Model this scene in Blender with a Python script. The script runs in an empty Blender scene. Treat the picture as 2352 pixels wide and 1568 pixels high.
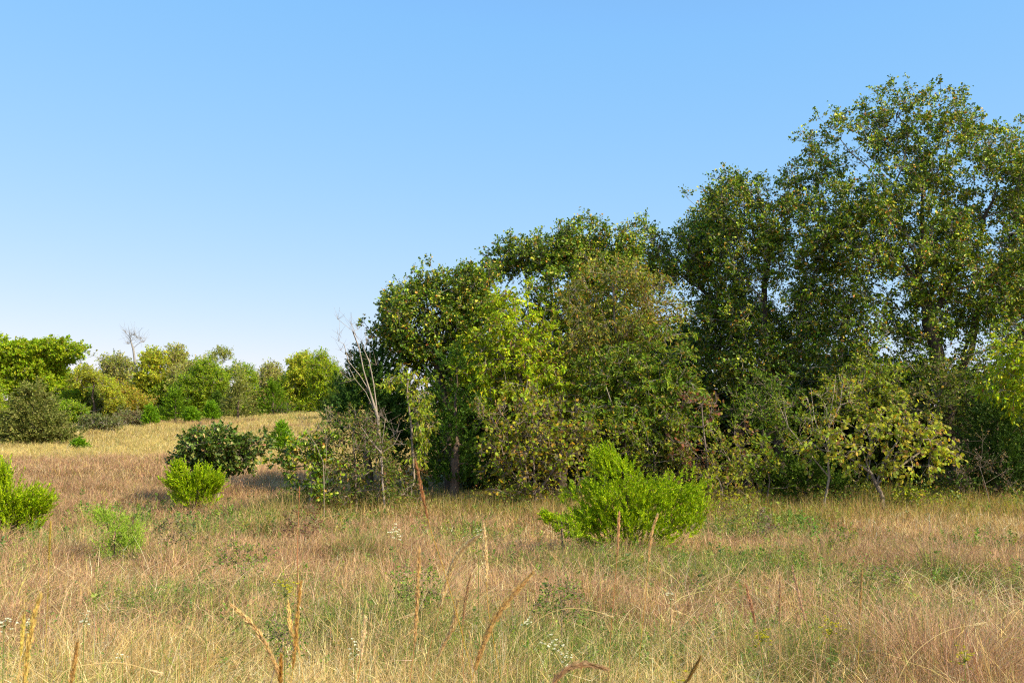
import bpy, math
import numpy as np
from mathutils import Vector

# ------------------------------------------------------------------ camera, sky, sun, exposure
scn = bpy.context.scene
COL = scn.collection
PITCH = math.atan(201 / 2286.7)
EYE = 2.02
cam_d = bpy.data.cameras.new("camera"); cam = bpy.data.objects.new("camera", cam_d); COL.objects.link(cam)
cam.location = (0, 0, EYE); cam.rotation_euler = (math.pi / 2 + PITCH, 0, 0)
cam_d.sensor_width = 36; cam_d.lens = 35; cam_d.clip_start = 0.05; cam_d.clip_end = 5000
cam_d.dof.use_dof = True; cam_d.dof.focus_distance = 14.0; cam_d.dof.aperture_fstop = 9.0
scn.camera = cam

SUN_EL, SUN_AZ = math.radians(37), math.radians(122)      # azimuth clockwise from +Y (the way the camera looks)
world = bpy.data.worlds.new("World"); scn.world = world; world.use_nodes = True
wn = world.node_tree; bg = wn.nodes["Background"]
sky = wn.nodes.new("ShaderNodeTexSky"); sky.sky_type = 'NISHITA'; sky.sun_disc = False
sky.sun_elevation = SUN_EL; sky.sun_rotation = SUN_AZ
sky.air_density = 0.7; sky.dust_density = 0.2; sky.ozone_density = 2.0; sky.altitude = 200
# per-channel response of the sky colour: deep and even blue overhead, pale cyan low down
sx = wn.nodes.new("ShaderNodeSeparateColor"); cx = wn.nodes.new("ShaderNodeCombineColor"); wn.links.new(sky.outputs[0], sx.inputs[0])
for k, (ref, gain, gam) in enumerate(((0.94, 1.27, .78), (1.60, 2.80, .36), (2.9, 4.95, .05))):
    def mth(op, v, src):
        q = wn.nodes.new("ShaderNodeMath"); q.operation = op; wn.links.new(src, q.inputs[0])
        if isinstance(v, float): q.inputs[1].default_value = v
        else: wn.links.new(v, q.inputs[1])
        return q.outputs[0]
    x_ = mth('DIVIDE', ref, sx.outputs[k])
    hi = mth('POWER', gam, mth('MAXIMUM', 1.0, x_)); lo = mth('POWER', .75, mth('MINIMUM', 1.0, x_))
    wn.links.new(mth('MULTIPLY', float(gain), mth('MULTIPLY', lo, hi)), cx.inputs[k])
wn.links.new(cx.outputs[0], bg.inputs[0]); bg.inputs[1].default_value = 0.132

sd = bpy.data.lights.new("sun", 'SUN'); sd.energy = 5.0; sd.angle = math.radians(0.53); sd.color = (1.0, 0.91, 0.66)
sun = bpy.data.objects.new("sun", sd); COL.objects.link(sun)
tosun = Vector((math.sin(SUN_AZ) * math.cos(SUN_EL), math.cos(SUN_AZ) * math.cos(SUN_EL), math.sin(SUN_EL)))
sun.rotation_euler = (-tosun).to_track_quat('-Z', 'Y').to_euler()
sun.location = (10, -10, 20)

scn.view_settings.view_transform = 'Standard'; scn.view_settings.look = 'None'
scn.view_settings.exposure = 0.60; scn.view_settings.gamma = 1.0
scn.render.engine = 'CYCLES'
cy = scn.cycles
cy.max_bounces = 4; cy.diffuse_bounces = 2; cy.glossy_bounces = 1; cy.transmission_bounces = 3
cy.use_denoising = False
cy.filter_width = 1.15

# ------------------------------------------------------------------ helpers
FPX = 2286.7   # focal length in the units used below: the photograph measured 2352 x 1568
cp, sp = math.cos(PITCH), math.sin(PITCH)
def P(px, py, Y):
    "world point seen at photo position (px, py) on the plane y = Y"
    v = 784 - py
    t = Y / (FPX * cp - v * sp)
    return np.array([(px - 1176) * t, Y, EYE + (FPX * sp + v * cp) * t])
def M(Y): return Y / FPX

def _hash(ix, iy, iz, seed):
    h = (ix * 374761393 + iy * 668265263 + iz * 2147483647 + seed * 974711).astype(np.int64) & 0xffffffff
    h = ((h ^ (h >> 13)) * 1274126177) & 0xffffffff
    h = h ^ (h >> 16)
    return (h & 0xffff) / 65535.0
def noise3(p, seed=0):
    p = np.asarray(p, float); i = np.floor(p).astype(np.int64); f = p - i; f = f * f * (3 - 2 * f)
    r = 0
    for dx in (0, 1):
        for dy in (0, 1):
            for dz in (0, 1):
                w = (f[..., 0] if dx else 1 - f[..., 0]) * (f[..., 1] if dy else 1 - f[..., 1]) * (f[..., 2] if dz else 1 - f[..., 2])
                r = r + w * _hash(i[..., 0] + dx, i[..., 1] + dy, i[..., 2] + dz, seed)
    return r
def noise2(x, y, sc, seed=0):
    x = np.asarray(x, float); y = np.asarray(y, float)
    return 0.65 * noise3(np.stack([x / sc, y / sc, x * 0 + .5], -1), seed) + 0.35 * noise3(np.stack([x / sc * 2.3, y / sc * 2.3, x * 0 + 3.5], -1), seed + 7)
def sstep(a, b, x):
    t = np.clip((x - a) / (b - a), 0, 1); return t * t * (3 - 2 * t)
def H(x, y):
    "height of the meadow"
    x = np.asarray(x, float); y = np.asarray(y, float)
    h = 2.74 * sstep(14, 78, y)
    h = h + 0.30 * np.exp(-((y - 31) / 7.0) ** 2) * sstep(-3, -12, x)
    h = h + 0.10 * (noise2(x, y, 7.0, 3) - 0.5) * sstep(2, 6, y)
    h = h + .05 * np.clip(x + 22, -20, 20) * sstep(45, 68, y) + sstep(100, 600, y) * 4
    return h

def unit(v): return v / np.maximum(np.linalg.norm(v, axis=-1, keepdims=True), 1e-9)

class Acc:
    "collects many copies of small polygons and links them as ONE mesh object"
    def __init__(s): s.v = []; s.c = []; s.li = []; s.ls = []; s.nv = 0; s.nl = 0
    def add(s, verts, faces, col):            # verts (N,M,3), faces: index lists into M, col (N,3) or (N,M,3)
        N, m = verts.shape[:2]
        if N == 0: return
        s.v.append(verts.reshape(-1, 3).astype(np.float32))
        col = np.asarray(col, np.float32)
        if col.ndim == 2: col = np.repeat(col[:, None, :], m, 1)
        s.c.append(col.reshape(-1, 3))
        base = (s.nv + np.arange(N) * m)[:, None]
        flat = np.concatenate([np.array(f) for f in faces]); lens = np.array([len(f) for f in faces])
        s.li.append((base + flat[None, :]).reshape(-1).astype(np.int32))
        st = np.concatenate([[0], np.cumsum(lens)[:-1]])
        s.ls.append((s.nl + (np.arange(N) * flat.size)[:, None] + st[None, :]).reshape(-1).astype(np.int32))
        s.nv += N * m; s.nl += N * flat.size
    def raw(s, verts, quads, col):            # one irregular piece
        verts = np.asarray(verts, np.float32); quads = np.asarray(quads, np.int32)
        s.v.append(verts); s.c.append(np.broadcast_to(np.asarray(col, np.float32), verts.shape).copy())
        k = quads.shape[1]
        s.li.append((quads + s.nv).reshape(-1)); s.ls.append(s.nl + np.arange(len(quads), dtype=np.int32) * k)
        s.nv += len(verts); s.nl += quads.size
    def build(s, name, mat, parent=None, flat=False, **tags):
        me = bpy.data.meshes.new(name)
        if s.nv:
            v = np.concatenate(s.v); c = np.concatenate(s.c); li = np.concatenate(s.li); ls = np.concatenate(s.ls)
            if parent is not None: v = v - np.array(parent.location, np.float32)
            me.vertices.add(len(v)); me.vertices.foreach_set("co", v.astype(np.float32).ravel())
            me.loops.add(len(li)); me.loops.foreach_set("vertex_index", li.astype(np.int32))
            me.polygons.add(len(ls)); me.polygons.foreach_set("loop_start", ls.astype(np.int32))
            at = me.attributes.new("tint", 'FLOAT_COLOR', 'POINT')
            rgba = np.ones((len(c), 4), np.float32); rgba[:, :3] = np.clip(c, 0, 1); at.data.foreach_set("color", rgba.ravel())
            me.update(calc_edges=True)
            if flat: me.shade_flat()
            else: me.shade_smooth()
        me.materials.append(mat)
        o = bpy.data.objects.new(name, me); COL.objects.link(o)
        if parent is not None: o.parent = parent
        for k, w in tags.items(): o[k] = w
        return o

def thing(name, loc, label, category, group=None):
    o = bpy.data.objects.new(name, None); COL.objects.link(o)
    o.location = [float(q) for q in loc]; o.empty_display_size = 0.3
    o["label"] = label; o["category"] = category
    if group: o["group"] = group
    return o

# ------------------------------------------------------------------ materials
def leaf_mat(name, transl=0.35, rough=0.5, spec=0.35, sat=1.0, tmul=(1.5, 1.45, 0.6)):
    m = bpy.data.materials.new(name); m.use_nodes = True; t = m.node_tree; n = t.nodes; L = t.links
    for q in list(n): n.remove(q)
    out = n.new("ShaderNodeOutputMaterial"); a = n.new("ShaderNodeAttribute"); a.attribute_name = "tint"
    tx = n.new("ShaderNodeTexNoise"); tx.inputs["Scale"].default_value = 9.0; tx.inputs["Detail"].default_value = 3
    ge = n.new("ShaderNodeTexCoord"); L.new(ge.outputs["Object"], tx.inputs["Vector"])
    mp = n.new("ShaderNodeMapRange"); mp.inputs[3].default_value = 0.8; mp.inputs[4].default_value = 1.2
    L.new(tx.outputs[0], mp.inputs[0])
    mx = n.new("ShaderNodeVectorMath"); mx.operation = 'SCALE'; L.new(a.outputs["Color"], mx.inputs[0]); L.new(mp.outputs[0], mx.inputs["Scale"])
    pb = n.new("ShaderNodeBsdfPrincipled"); pb.inputs["Roughness"].default_value = rough
    pb.inputs["Specular IOR Level"].default_value = spec
    L.new(mx.outputs[0], pb.inputs["Base Color"])
    tr = n.new("ShaderNodeBsdfTranslucent")
    m2 = n.new("ShaderNodeVectorMath"); m2.operation = 'MULTIPLY'; m2.inputs[1].default_value = tmul
    L.new(mx.outputs[0], m2.inputs[0]); L.new(m2.outputs[0], tr.inputs["Color"])
    ms = n.new("ShaderNodeMixShader"); ms.inputs[0].default_value = transl
    L.new(pb.outputs[0], ms.inputs[1]); L.new(tr.outputs[0], ms.inputs[2]); L.new(ms.outputs[0], out.inputs[0])
    return m
def bark_mat(name):
    m = bpy.data.materials.new(name); m.use_nodes = True; t = m.node_tree; n = t.nodes; L = t.links
    pb = n["Principled BSDF"]; pb.inputs["Roughness"].default_value = 0.9; pb.inputs["Specular IOR Level"].default_value = 0.15
    a = n.new("ShaderNodeAttribute"); a.attribute_name = "tint"
    ge = n.new("ShaderNodeTexCoord"); mpn = n.new("ShaderNodeMapping"); mpn.inputs["Scale"].default_value = (14, 14, 3)
    L.new(ge.outputs["Object"], mpn.inputs[0])
    tx = n.new("ShaderNodeTexNoise"); tx.inputs["Scale"].default_value = 2.0; tx.inputs["Detail"].default_value = 6; tx.inputs["Roughness"].default_value = .7
    L.new(mpn.outputs[0], tx.inputs["Vector"])
    mp = n.new("ShaderNodeMapRange"); mp.inputs[1].default_value = .3; mp.inputs[2].default_value = .7; mp.inputs[3].default_value = 0.45; mp.inputs[4].default_value = 1.6
    L.new(tx.outputs[0], mp.inputs[0])
    mx = n.new("ShaderNodeVectorMath"); mx.operation = 'SCALE'; L.new(a.outputs["Color"], mx.inputs[0]); L.new(mp.outputs[0], mx.inputs["Scale"])
    L.new(mx.outputs[0], pb.inputs["Base Color"])
    bp = n.new("ShaderNodeBump"); bp.inputs["Strength"].default_value = 0.8; bp.inputs["Distance"].default_value = 0.03
    L.new(tx.outputs[0], bp.inputs["Height"]); L.new(bp.outputs[0], pb.inputs["Normal"])
    return m
M_OAK = leaf_mat("oak_leaves", 0.18, 0.42, 0.32)
M_LEAF = leaf_mat("thin_leaves", 0.42, 0.55, 0.2)
M_CEDAR = leaf_mat("cedar_foliage", 0.25, 0.6, 0.15)
M_GRASS = leaf_mat("dry_grass_blades", 0.30, 0.55, 0.3, tmul=(1.1, 1.0, 0.75))
M_WEED = leaf_mat("weed_leaves", 0.38, 0.5, 0.3)
M_BARK = bark_mat("bark")
M_TWIG = bark_mat("twigs")

# ------------------------------------------------------------------ leaves and blades
LEAF = {
 # half outline as (along, across, lift); mirrored about the midrib
 'oak':   [(.20, .10, .02), (.34, .30, .08), (.48, .13, .03), (.70, .38, .10), (.88, .20, .05)],
 'round': [(.08, .28, .06), (.38, .46, .12), (.72, .34, .08)],
 'lance': [(.20, .15, .04), (.50, .21, .06), (.80, .10, .03)],
}
def leaf_template(kind):
    if kind == 'simple':
        return np.array([(0, 0, 0), (.5, .30, .08), (1, 0, 0), (.5, -.30, .08)], float), [[0, 1, 2], [0, 2, 3]]
    h = LEAF[kind]; k = len(h)
    v = [(0, 0, 0)] + h + [(1, 0, -.05)] + [(a, -b, c) for a, b, c in reversed(h)]
    tip = k + 1
    return np.array(v, float), [list(range(0, tip + 1))[::-1], [0] + list(range(tip, len(v)))[::-1]]
def add_leaves(acc, rng, pos, axis, size, col, kind='oak', up=0.7):
    T, F = leaf_template(kind)
    N = len(pos); a = unit(axis)
    n = rng.normal(size=(N, 3)) * 1.15 + np.array([0.15, -0.25, up]); n = n - a * np.sum(n * a, -1, keepdims=True); n = unit(n)
    b = np.cross(n, a); sz = np.asarray(size).reshape(-1, 1, 1)
    asp = rng.uniform(.8, 1.2, (N, 1, 1))
    V = pos[:, None, :] + sz * (a[:, None, :] * T[None, :, 0:1] + asp * b[:, None, :] * T[None, :, 1:2] + n[:, None, :] * T[None, :, 2:3])
    acc.add(V, F, col)
def add_blades(acc, rng, root, h, az, lean, curve, width, col, levels=2, sag=0.0, tipcol=None):
    N = len(root); h = np.broadcast_to(h, (N,)); az = np.broadcast_to(az, (N,)); lean = np.broadcast_to(lean, (N,)); curve = np.broadcast_to(curve, (N,)); width = np.broadcast_to(width, (N,))
    d = np.stack([np.cos(az), np.sin(az), 0 * az], -1)
    fa = rng.uniform(0, math.tau, N); wv = np.stack([np.cos(fa), np.sin(fa), rng.normal(0, .2, N)], -1)
    ts = [k / levels for k in range(levels)]
    V = []
    for t in ts + [1.0]:
        hor = (lean * t + curve * t * t) * h; ver = t * h * (1 - sag * t) - 0.25 * np.abs(lean * t + curve * t * t) * h * t
        c = root + d * hor[:, None] + np.stack([0 * h, 0 * h, ver], -1)
        if t < 1:
            w = width * (1 - 0.7 * t) * .5
            V += [c - wv * w[:, None], c + wv * w[:, None]]
        else: V.append(c)
    V = np.stack(V, 1)
    F = [[2 * k, 2 * k + 1, 2 * k + 3, 2 * k + 2] for k in range(levels - 1)] + [[2 * levels - 2, 2 * levels - 1, 2 * levels]]
    if tipcol is not None:
        lv = np.array([k // 2 / levels for k in range(2 * levels)] + [1.0])[None, :, None]
        col = col[:, None, :] * (1 - lv) + tipcol[:, None, :] * lv
    acc.add(V, F, col)
def add_sticks(acc, rng, p0, p1, w, col):
    "thin three-sided twigs from p0 to p1"
    a = unit(p1 - p0); r = unit(np.cross(a, rng.normal(size=a.shape))); q = np.cross(a, r); w = np.broadcast_to(w, (len(p0),))[:, None]
    V = np.stack([p0 + r * w, p0 + (-.5 * r + .87 * q) * w, p0 + (-.5 * r - .87 * q) * w,
                  p1 + r * w * .4, p1 + (-.5 * r + .87 * q) * w * .4, p1 + (-.5 * r - .87 * q) * w * .4], 1)
    acc.add(V, [[0, 1, 4, 3], [1, 2, 5, 4], [2, 0, 3, 5]], col)
def pick(rng, pal, N, jit=0.15):
    w = np.array([p[1] for p in pal], float); c = np.array([p[0] for p in pal], float)
    k = rng.choice(len(pal), N, p=w / w.sum())
    return c[k] * rng.normal(1, jit, (N, 1)).clip(.5, 1.6) * rng.normal(1, jit * .4, (N, 3)).clip(.7, 1.3)

# ------------------------------------------------------------------ wood
def tube(acc, pts, rad, sides, col):
    pts = np.asarray(pts, float); rad = np.asarray(rad, float); n = len(pts)
    tan = np.gradient(pts, axis=0) if n > 2 else np.repeat((pts[1:] - pts[:1]), 2, 0)
    tan = unit(tan); ref = np.array([.3, .2, 1.]) if abs(tan[0][2]) < .8 else np.array([1., .2, .1])
    u = unit(np.cross(tan, ref)); w = np.cross(tan, u)
    ang = np.arange(sides) / sides * math.tau
    V = pts[:, None, :] + rad[:, None, None] * (np.cos(ang)[None, :, None] * u[:, None, :] + np.sin(ang)[None, :, None] * w[:, None, :])
    V = V.reshape(-1, 3)
    i = np.arange(n - 1)[:, None] * sides; j = np.arange(sides)[None, :]; j2 = (j + 1) % sides
    Q = np.stack([i + j, i + j2, i + sides + j2, i + sides + j], -1).reshape(-1, 4)
    acc.raw(V, Q, col)
def nearest(A, B):
    "index of the nearest row of B for each row of A"
    out = np.empty(len(A), int); B = B.astype(np.float32); bb = (B * B).sum(1)
    for k in range(0, len(A), 512):
        a = A[k:k + 512].astype(np.float32); out[k:k + 512] = np.argmin(bb[None] - 2 * a @ B.T, axis=1)
    return out
def wood(rng, trunk, limbs, targets, r_base, wig=0.12, step=0.55, r_tip=0.006, back=0.12, nmax=420):
    "grow a branching skeleton: trunk and limbs are point lists, targets the clump centres. returns nodes, parents, counts, radii"
    CAP = 9000; pos = np.zeros((CAP, 3)); par = np.full(CAP, -1); plen = np.zeros(CAP); n = 0
    def extend(start, pts, jit):
        nonlocal n
        cur = start
        for q in pts:
            q = np.asarray(q, float)
            if cur < 0: pos[n] = q; cur = n; n += 1; continue
            p0 = pos[cur].copy(); d = np.linalg.norm(q - p0); k = max(1, int(round(d / step)))
            for s in range(1, k + 1):
                if n >= CAP: return cur
                f = s / k; p = p0 + (q - p0) * f
                if s < k: p = p + rng.normal(0, jit * min(d, 1.5), 3) * math.sin(f * math.pi) * np.array([1, 1, .8])
                pos[n] = p; par[n] = cur; plen[n] = plen[cur] + d / k; cur = n; n += 1
        return cur
    extend(-1, trunk, wig * .5)
    for l in limbs:
        k = int(np.argmin(np.linalg.norm(pos[:n] - np.asarray(l[0]), axis=1)))
        extend(k, l[1:] if np.linalg.norm(pos[k] - l[0]) < .4 else l, wig)
    nt = n; lo = trunk[0][2] + 0.30 * (np.array(trunk)[-1][2] - trunk[0][2])
    T = np.asarray(targets)
    if len(T) > nmax: T = T[rng.choice(len(T), nmax, replace=False)]
    order = np.argsort(np.linalg.norm(T - pos[:nt][nearest(T, pos[:nt])], axis=1))
    for k in order:
        t = T[k]; dv = t - pos[:n]; dist = np.sqrt((dv * dv).sum(1))
        cost = dist + back * plen[:n] + 0.5 * np.maximum(0, -dv[:, 2]) + (pos[:n, 2] < lo) * 0.8
        extend(int(np.argmin(cost)), [t], wig)
    pos = pos[:n]; par = par[:n]; cnt = np.zeros(n); ch = np.zeros(n, int)
    np.add.at(ch, par[par >= 0], 1); cnt[ch == 0] = 1
    for k in range(n - 1, 0, -1):
        if par[k] >= 0: cnt[par[k]] += cnt[k]
    pw = math.log(max(r_base, r_tip * 2) / r_tip) / math.log(max(cnt[0], 2))
    rad = r_tip * cnt ** pw
    flare = 1 + 0.5 * np.exp(-(pos[:, 2] - pos[0][2]) / 0.25) * (np.arange(n) < nt)
    return pos, par, cnt, rad * flare, None
def mesh_wood(acc_big, acc_small, rng, pos, par, cnt, rad, cbig, csmall, thr=0.035):
    n = len(pos); kids = [[] for _ in range(n)]
    for k in range(1, n):
        if par[k] >= 0: kids[par[k]].append(k)
    starts = [(0, None)]
    while starts:
        s, p = starts.pop(); chain = ([p] if p is not None else []) + [s]; cur = s
        while kids[cur]:
            ks = sorted(kids[cur], key=lambda q: -cnt[q]); starts += [(q, cur) for q in ks[1:]]; cur = ks[0]; chain.append(cur)
        if len(chain) < 2: continue
        pts = pos[chain]; r = rad[chain].copy()
        if p is not None: r[0] = min(r[0], r[1] * 1.15)
        big = r > thr
        nb = int(big.sum())
        if nb >= 2:
            tube(acc_big, pts[:nb + 1] if nb < len(chain) else pts, r[:nb + 1] if nb < len(chain) else r, 9 if r[0] > .08 else 6, cbig)
            if nb < len(chain) - 1: tube(acc_small, pts[nb:], r[nb:], 4, csmall)
        else: tube(acc_small, pts, r, 4 if r[0] > .012 else 3, csmall)

def sample_lobes(rng, lobes, Y, dens, shell=0.30, gap=0.42, gsc=0.9, seed=0, depth=1.0, nmin=3):
    s = M(Y); out = []
    for L in lobes:
        cx, cy_, rx, ry = L[:4]; off = L[4] if len(L) > 4 else 0.0
        c = P(cx, cy_, Y + off); a, b = rx * s * 1.06, ry * s * 1.06; dpt = depth * 0.5 * (a + b) if a < 3 * b else depth * a * .5
        n = max(nmin, int(dens * 4.19 * a * b * dpt))
        u = unit(rng.normal(size=(n, 3))); r = rng.uniform(0, 1, n) ** shell
        p = c + u * r[:, None] * np.array([a, dpt, b]) * (1 + .12 * rng.normal(size=(n, 1)))
        out.append(p)
    p = np.concatenate(out)
    keep = noise3(p * gsc, seed + 11) > gap * .78 * (0.75 + .5 * rng.uniform(size=len(p)))
    if keep.sum() < 5: keep[:] = True
    p = p[keep]
    g = H(p[:, 0], p[:, 1]) + 0.15
    return p[p[:, 2] > g]

DENS, DENSC = 5.2, 5.0
OAK_PAL = [((.145, .235, .010), 5), ((.070, .130, .010), 5), ((.31, .38, .015), 2.6), ((.56, .54, .07), 1.4), ((.46, .20, .03), .5), ((.54, .34, .05), .35)]  # pale yellow entries put sunlit leaf highlights into the colour
def broadleaf(name, Y, base, trunkpts, lobes, label, category='tree', group=None, dens=9.0, per=60, size=0.10, kind='oak', pal=OAK_PAL,
              r_base=0.14, clump=0.28, seed=1, limbs=(), mat=None, droop=0.0, cbig=(.10, .075, .055), csmall=(.26, .22, .175), gap=.42, gsc=.9,
              twig=0.004, r_tip=.006, shell=.30, depth=1.0, twigs=5, wig=.12, hue=None, wood_parts=True, up=.7, stems=None):
    rng = np.random.default_rng(seed)
    bx = P(base[0], base[1], Y); bx[2] = float(H(bx[0], bx[1])) - 0.03
    root = thing(name, bx, label, category, group)
    T = sample_lobes(rng, lobes, Y, dens * DENS, shell, gap, gsc, seed, depth)
    tr = [bx] + [P(q[0], q[1], Y + (q[2] if len(q) > 2 else 0)) for q in trunkpts]
    lm = [[P(q[0], q[1], Y + (q[2] if len(q) > 2 else 0)) for q in l] for l in limbs]
    big, small, lf = Acc(), Acc(), Acc()
    stemlist = [tr]
    pos, par, cnt, rad, tips = wood(rng, tr, lm, T, r_base * .8, wig, r_tip=r_tip)
    mesh_wood(big, small, rng, pos, par, cnt, rad, cbig, csmall)
    nb = nearest(T, pos)
    if twig > 0: add_sticks(small, rng, pos[nb], T, twig * 1.6, np.broadcast_to(np.array(csmall), T.shape))
    # twigs of each clump, then leaves along the twigs
    n = len(T); C = np.repeat(T, twigs, 0)
    bend = np.array([0, 0, .25 - droop])
    out = unit(T - T.mean(0)); out = np.repeat(out, twigs, 0)
    d = unit(rng.normal(size=C.shape) + out * .7 + bend); ln = clump * rng.uniform(.5, 1.25, (len(C), 1))
    E = C + d * ln; E[:, 2] -= droop * ln[:, 0] * .5
    if twig > 0: add_sticks(small, rng, C, E, twig, np.broadcast_to(np.array(csmall) * 1.15, C.shape))
    k = max(1, int(round(per / twigs)))
    t = rng.uniform(.25, 1.05, (len(C), k, 1)) ** .7
    p = (C[:, None] * (1 - t) + E[:, None] * t) + rng.normal(0, clump * .10, (len(C), k, 3))
    ax = d[:, None] * .8 + rng.normal(size=p.shape) * .8 + np.array([0, 0, -.15 - 1.6 * droop])
    colc = pick(rng, pal, len(C) * k, .22)
    cj = np.repeat(rng.normal(1, .12, n).clip(.7, 1.4), twigs * k)[:, None]
    colc = colc * cj
    p = p.reshape(-1, 3); ax = ax.reshape(-1, 3)
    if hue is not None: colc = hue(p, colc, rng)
    add_leaves(lf, rng, p, ax, size * rng.uniform(.6, 1.25, len(p)), colc, kind, up)
    if wood_parts:
        if big.nv: big.build("trunk", M_BARK, root)
        small.build("branches", M_TWIG, root)
    else: small.build("stems", M_TWIG, root)
    lf.build("crown" if category == 'tree' else "foliage", mat or (M_OAK if kind == 'oak' else M_LEAF), root)
    return root

CEDAR_PAL = [((.11, .20, .014), 4), ((.08, .15, .014), 3), ((.17, .25, .02), 2)]
def cedar(name, Y, base, lobes, label, dens=60, per=26, plume=0.16, blade=0.07, bw=0.010, pal=CEDAR_PAL, seed=1, group=None, up=.9, out=.9,
          r_base=.05, category='cedar', top=None, shell=.33, spread=.55, gap=.25, depth=1.0, nst=90, jit=.14, gsc=1.6):
    rng = np.random.default_rng(seed)
    bx = P(base[0], base[1], Y); bx[2] = float(H(bx[0], bx[1])) - 0.03
    root = thing(name, bx, label, category, group)
    p = sample_lobes(rng, lobes, Y, dens * DENSC, shell, gap, gsc, seed, depth, 90)
    axis_xy = bx[:2]
    ctr = np.array([axis_xy[0], axis_xy[1], 0]) + np.array([0, 0, bx[2]])
    rad = p - ctr; rad[:, 2] = 0
    rl = np.linalg.norm(rad, axis=1, keepdims=True)
    d = unit(unit(rad) * out * np.minimum(1, rl / (.3 * rl.max())) + np.array([0, 0, up]) + rng.normal(size=p.shape) * .35)
    n = len(p)
    L = plume * rng.uniform(.6, 1.4, (n, 1))
    t = rng.uniform(0, 1, (n, per, 1))
    q = p[:, None] + d[:, None] * (L[:, None] * t)
    ax = unit(d[:, None] + rng.normal(size=(n, per, 3)) * spread)
    bl = blade * rng.uniform(.6, 1.3, (n, per, 1)) * (1.15 - .5 * t)
    side = unit(np.cross(ax, rng.normal(size=ax.shape)))
    w = bw * rng.uniform(.7, 1.3, (n, per, 1))
    V = np.stack([q, q + ax * bl * .45 + side * w, q + ax * bl, q + ax * bl * .45 - side * w], 2).reshape(-1, 4, 3)
    col = pick(rng, pal, n * per, jit) * np.repeat(rng.normal(1, .10, n).clip(.75, 1.3), per)[:, None]
    lf = Acc(); lf.add(V, [[0, 1, 2], [0, 2, 3]], col)
    wd = Acc()
    idx = rng.choice(n, min(n, nst), replace=False)
    tp = top or (lobes[0][0], lobes[0][1] - lobes[0][3] * .6)
    pos, par, cnt, rr, tips = wood(rng, [bx, P(tp[0], tp[1], Y)], [], p[idx], r_base, .05, .4, .004, back=.0)
    mesh_wood(wd, wd, rng, pos, par, cnt, rr, (.16, .11, .08), (.16, .11, .08))
    wd.build("trunk", M_BARK, root)
    lf.build("foliage", M_CEDAR, root)
    return root

# ------------------------------------------------------------------ ground
def build_ground():
    ys = np.concatenate([np.linspace(-30, 0, 10), np.linspace(1, 90, 150), np.geomspace(95, 2500, 40)])
    xs = np.concatenate([-np.geomspace(1600, 42, 25), np.linspace(-40, 40, 140), np.geomspace(42, 1600, 25)])
    X, Y = np.meshgrid(xs, ys); Z = H(X, Y)
    v = np.stack([X, Y, Z], -1).reshape(-1, 3); nx = len(xs)
    i = np.arange(len(ys) - 1)[:, None] * nx; j = np.arange(nx - 1)[None, :]
    q = np.stack([i + j, i + j + 1, i + nx + j + 1, i + nx + j], -1).reshape(-1, 4)
    a = Acc(); a.raw(v, q, (.2, .15, .08))
    m = bpy.data.materials.new("thatch_and_soil"); m.use_nodes = True; n = m.node_tree.nodes; L = m.node_tree.links
    pb = n["Principled BSDF"]; pb.inputs["Roughness"].default_value = 1; pb.inputs["Specular IOR Level"].default_value = 0.05
    tc = n.new("ShaderNodeTexCoord"); mp = n.new("ShaderNodeMapping"); mp.inputs["Scale"].default_value = (1, .6, 1)
    L.new(tc.outputs["Object"], mp.inputs[0])
    t1 = n.new("ShaderNodeTexNoise"); t1.inputs["Scale"].default_value = 22; t1.inputs["Detail"].default_value = 8; t1.inputs["Roughness"].default_value = .75
    t2 = n.new("ShaderNodeTexNoise"); t2.inputs["Scale"].default_value = .35; t2.inputs["Detail"].default_value = 5
    L.new(mp.outputs[0], t1.inputs["Vector"]); L.new(mp.outputs[0], t2.inputs["Vector"])
    r1 = n.new("ShaderNodeValToRGB"); e = r1.color_ramp.elements
    e[0].position = .32; e[0].color = (.07, .045, .025, 1); e[1].position = .68; e[1].color = (.40, .29, .13, 1)
    r2 = n.new("ShaderNodeValToRGB"); e = r2.color_ramp.elements
    e[0].position = .4; e[0].color = (.75, .8, .45, 1); e[1].position = .6; e[1].color = (1.0, .9, .75, 1)
    L.new(t1.outputs[0], r1.inputs[0]); L.new(t2.outputs[0], r2.inputs[0])
    mx = n.new("ShaderNodeVectorMath"); mx.operation = 'MULTIPLY'; L.new(r1.outputs[0], mx.inputs[0]); L.new(r2.outputs[0], mx.inputs[1])
    L.new(mx.outputs[0], pb.inputs["Base Color"])
    bp = n.new("ShaderNodeBump"); bp.inputs["Strength"].default_value = 1; bp.inputs["Distance"].default_value = .05
    L.new(t1.outputs[0], bp.inputs["Height"]); L.new(bp.outputs[0], pb.inputs["Normal"])
    a.build("ground", m, None, kind="structure", label="gently rising dry meadow ground under the grass", category="ground")
build_ground()

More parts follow.
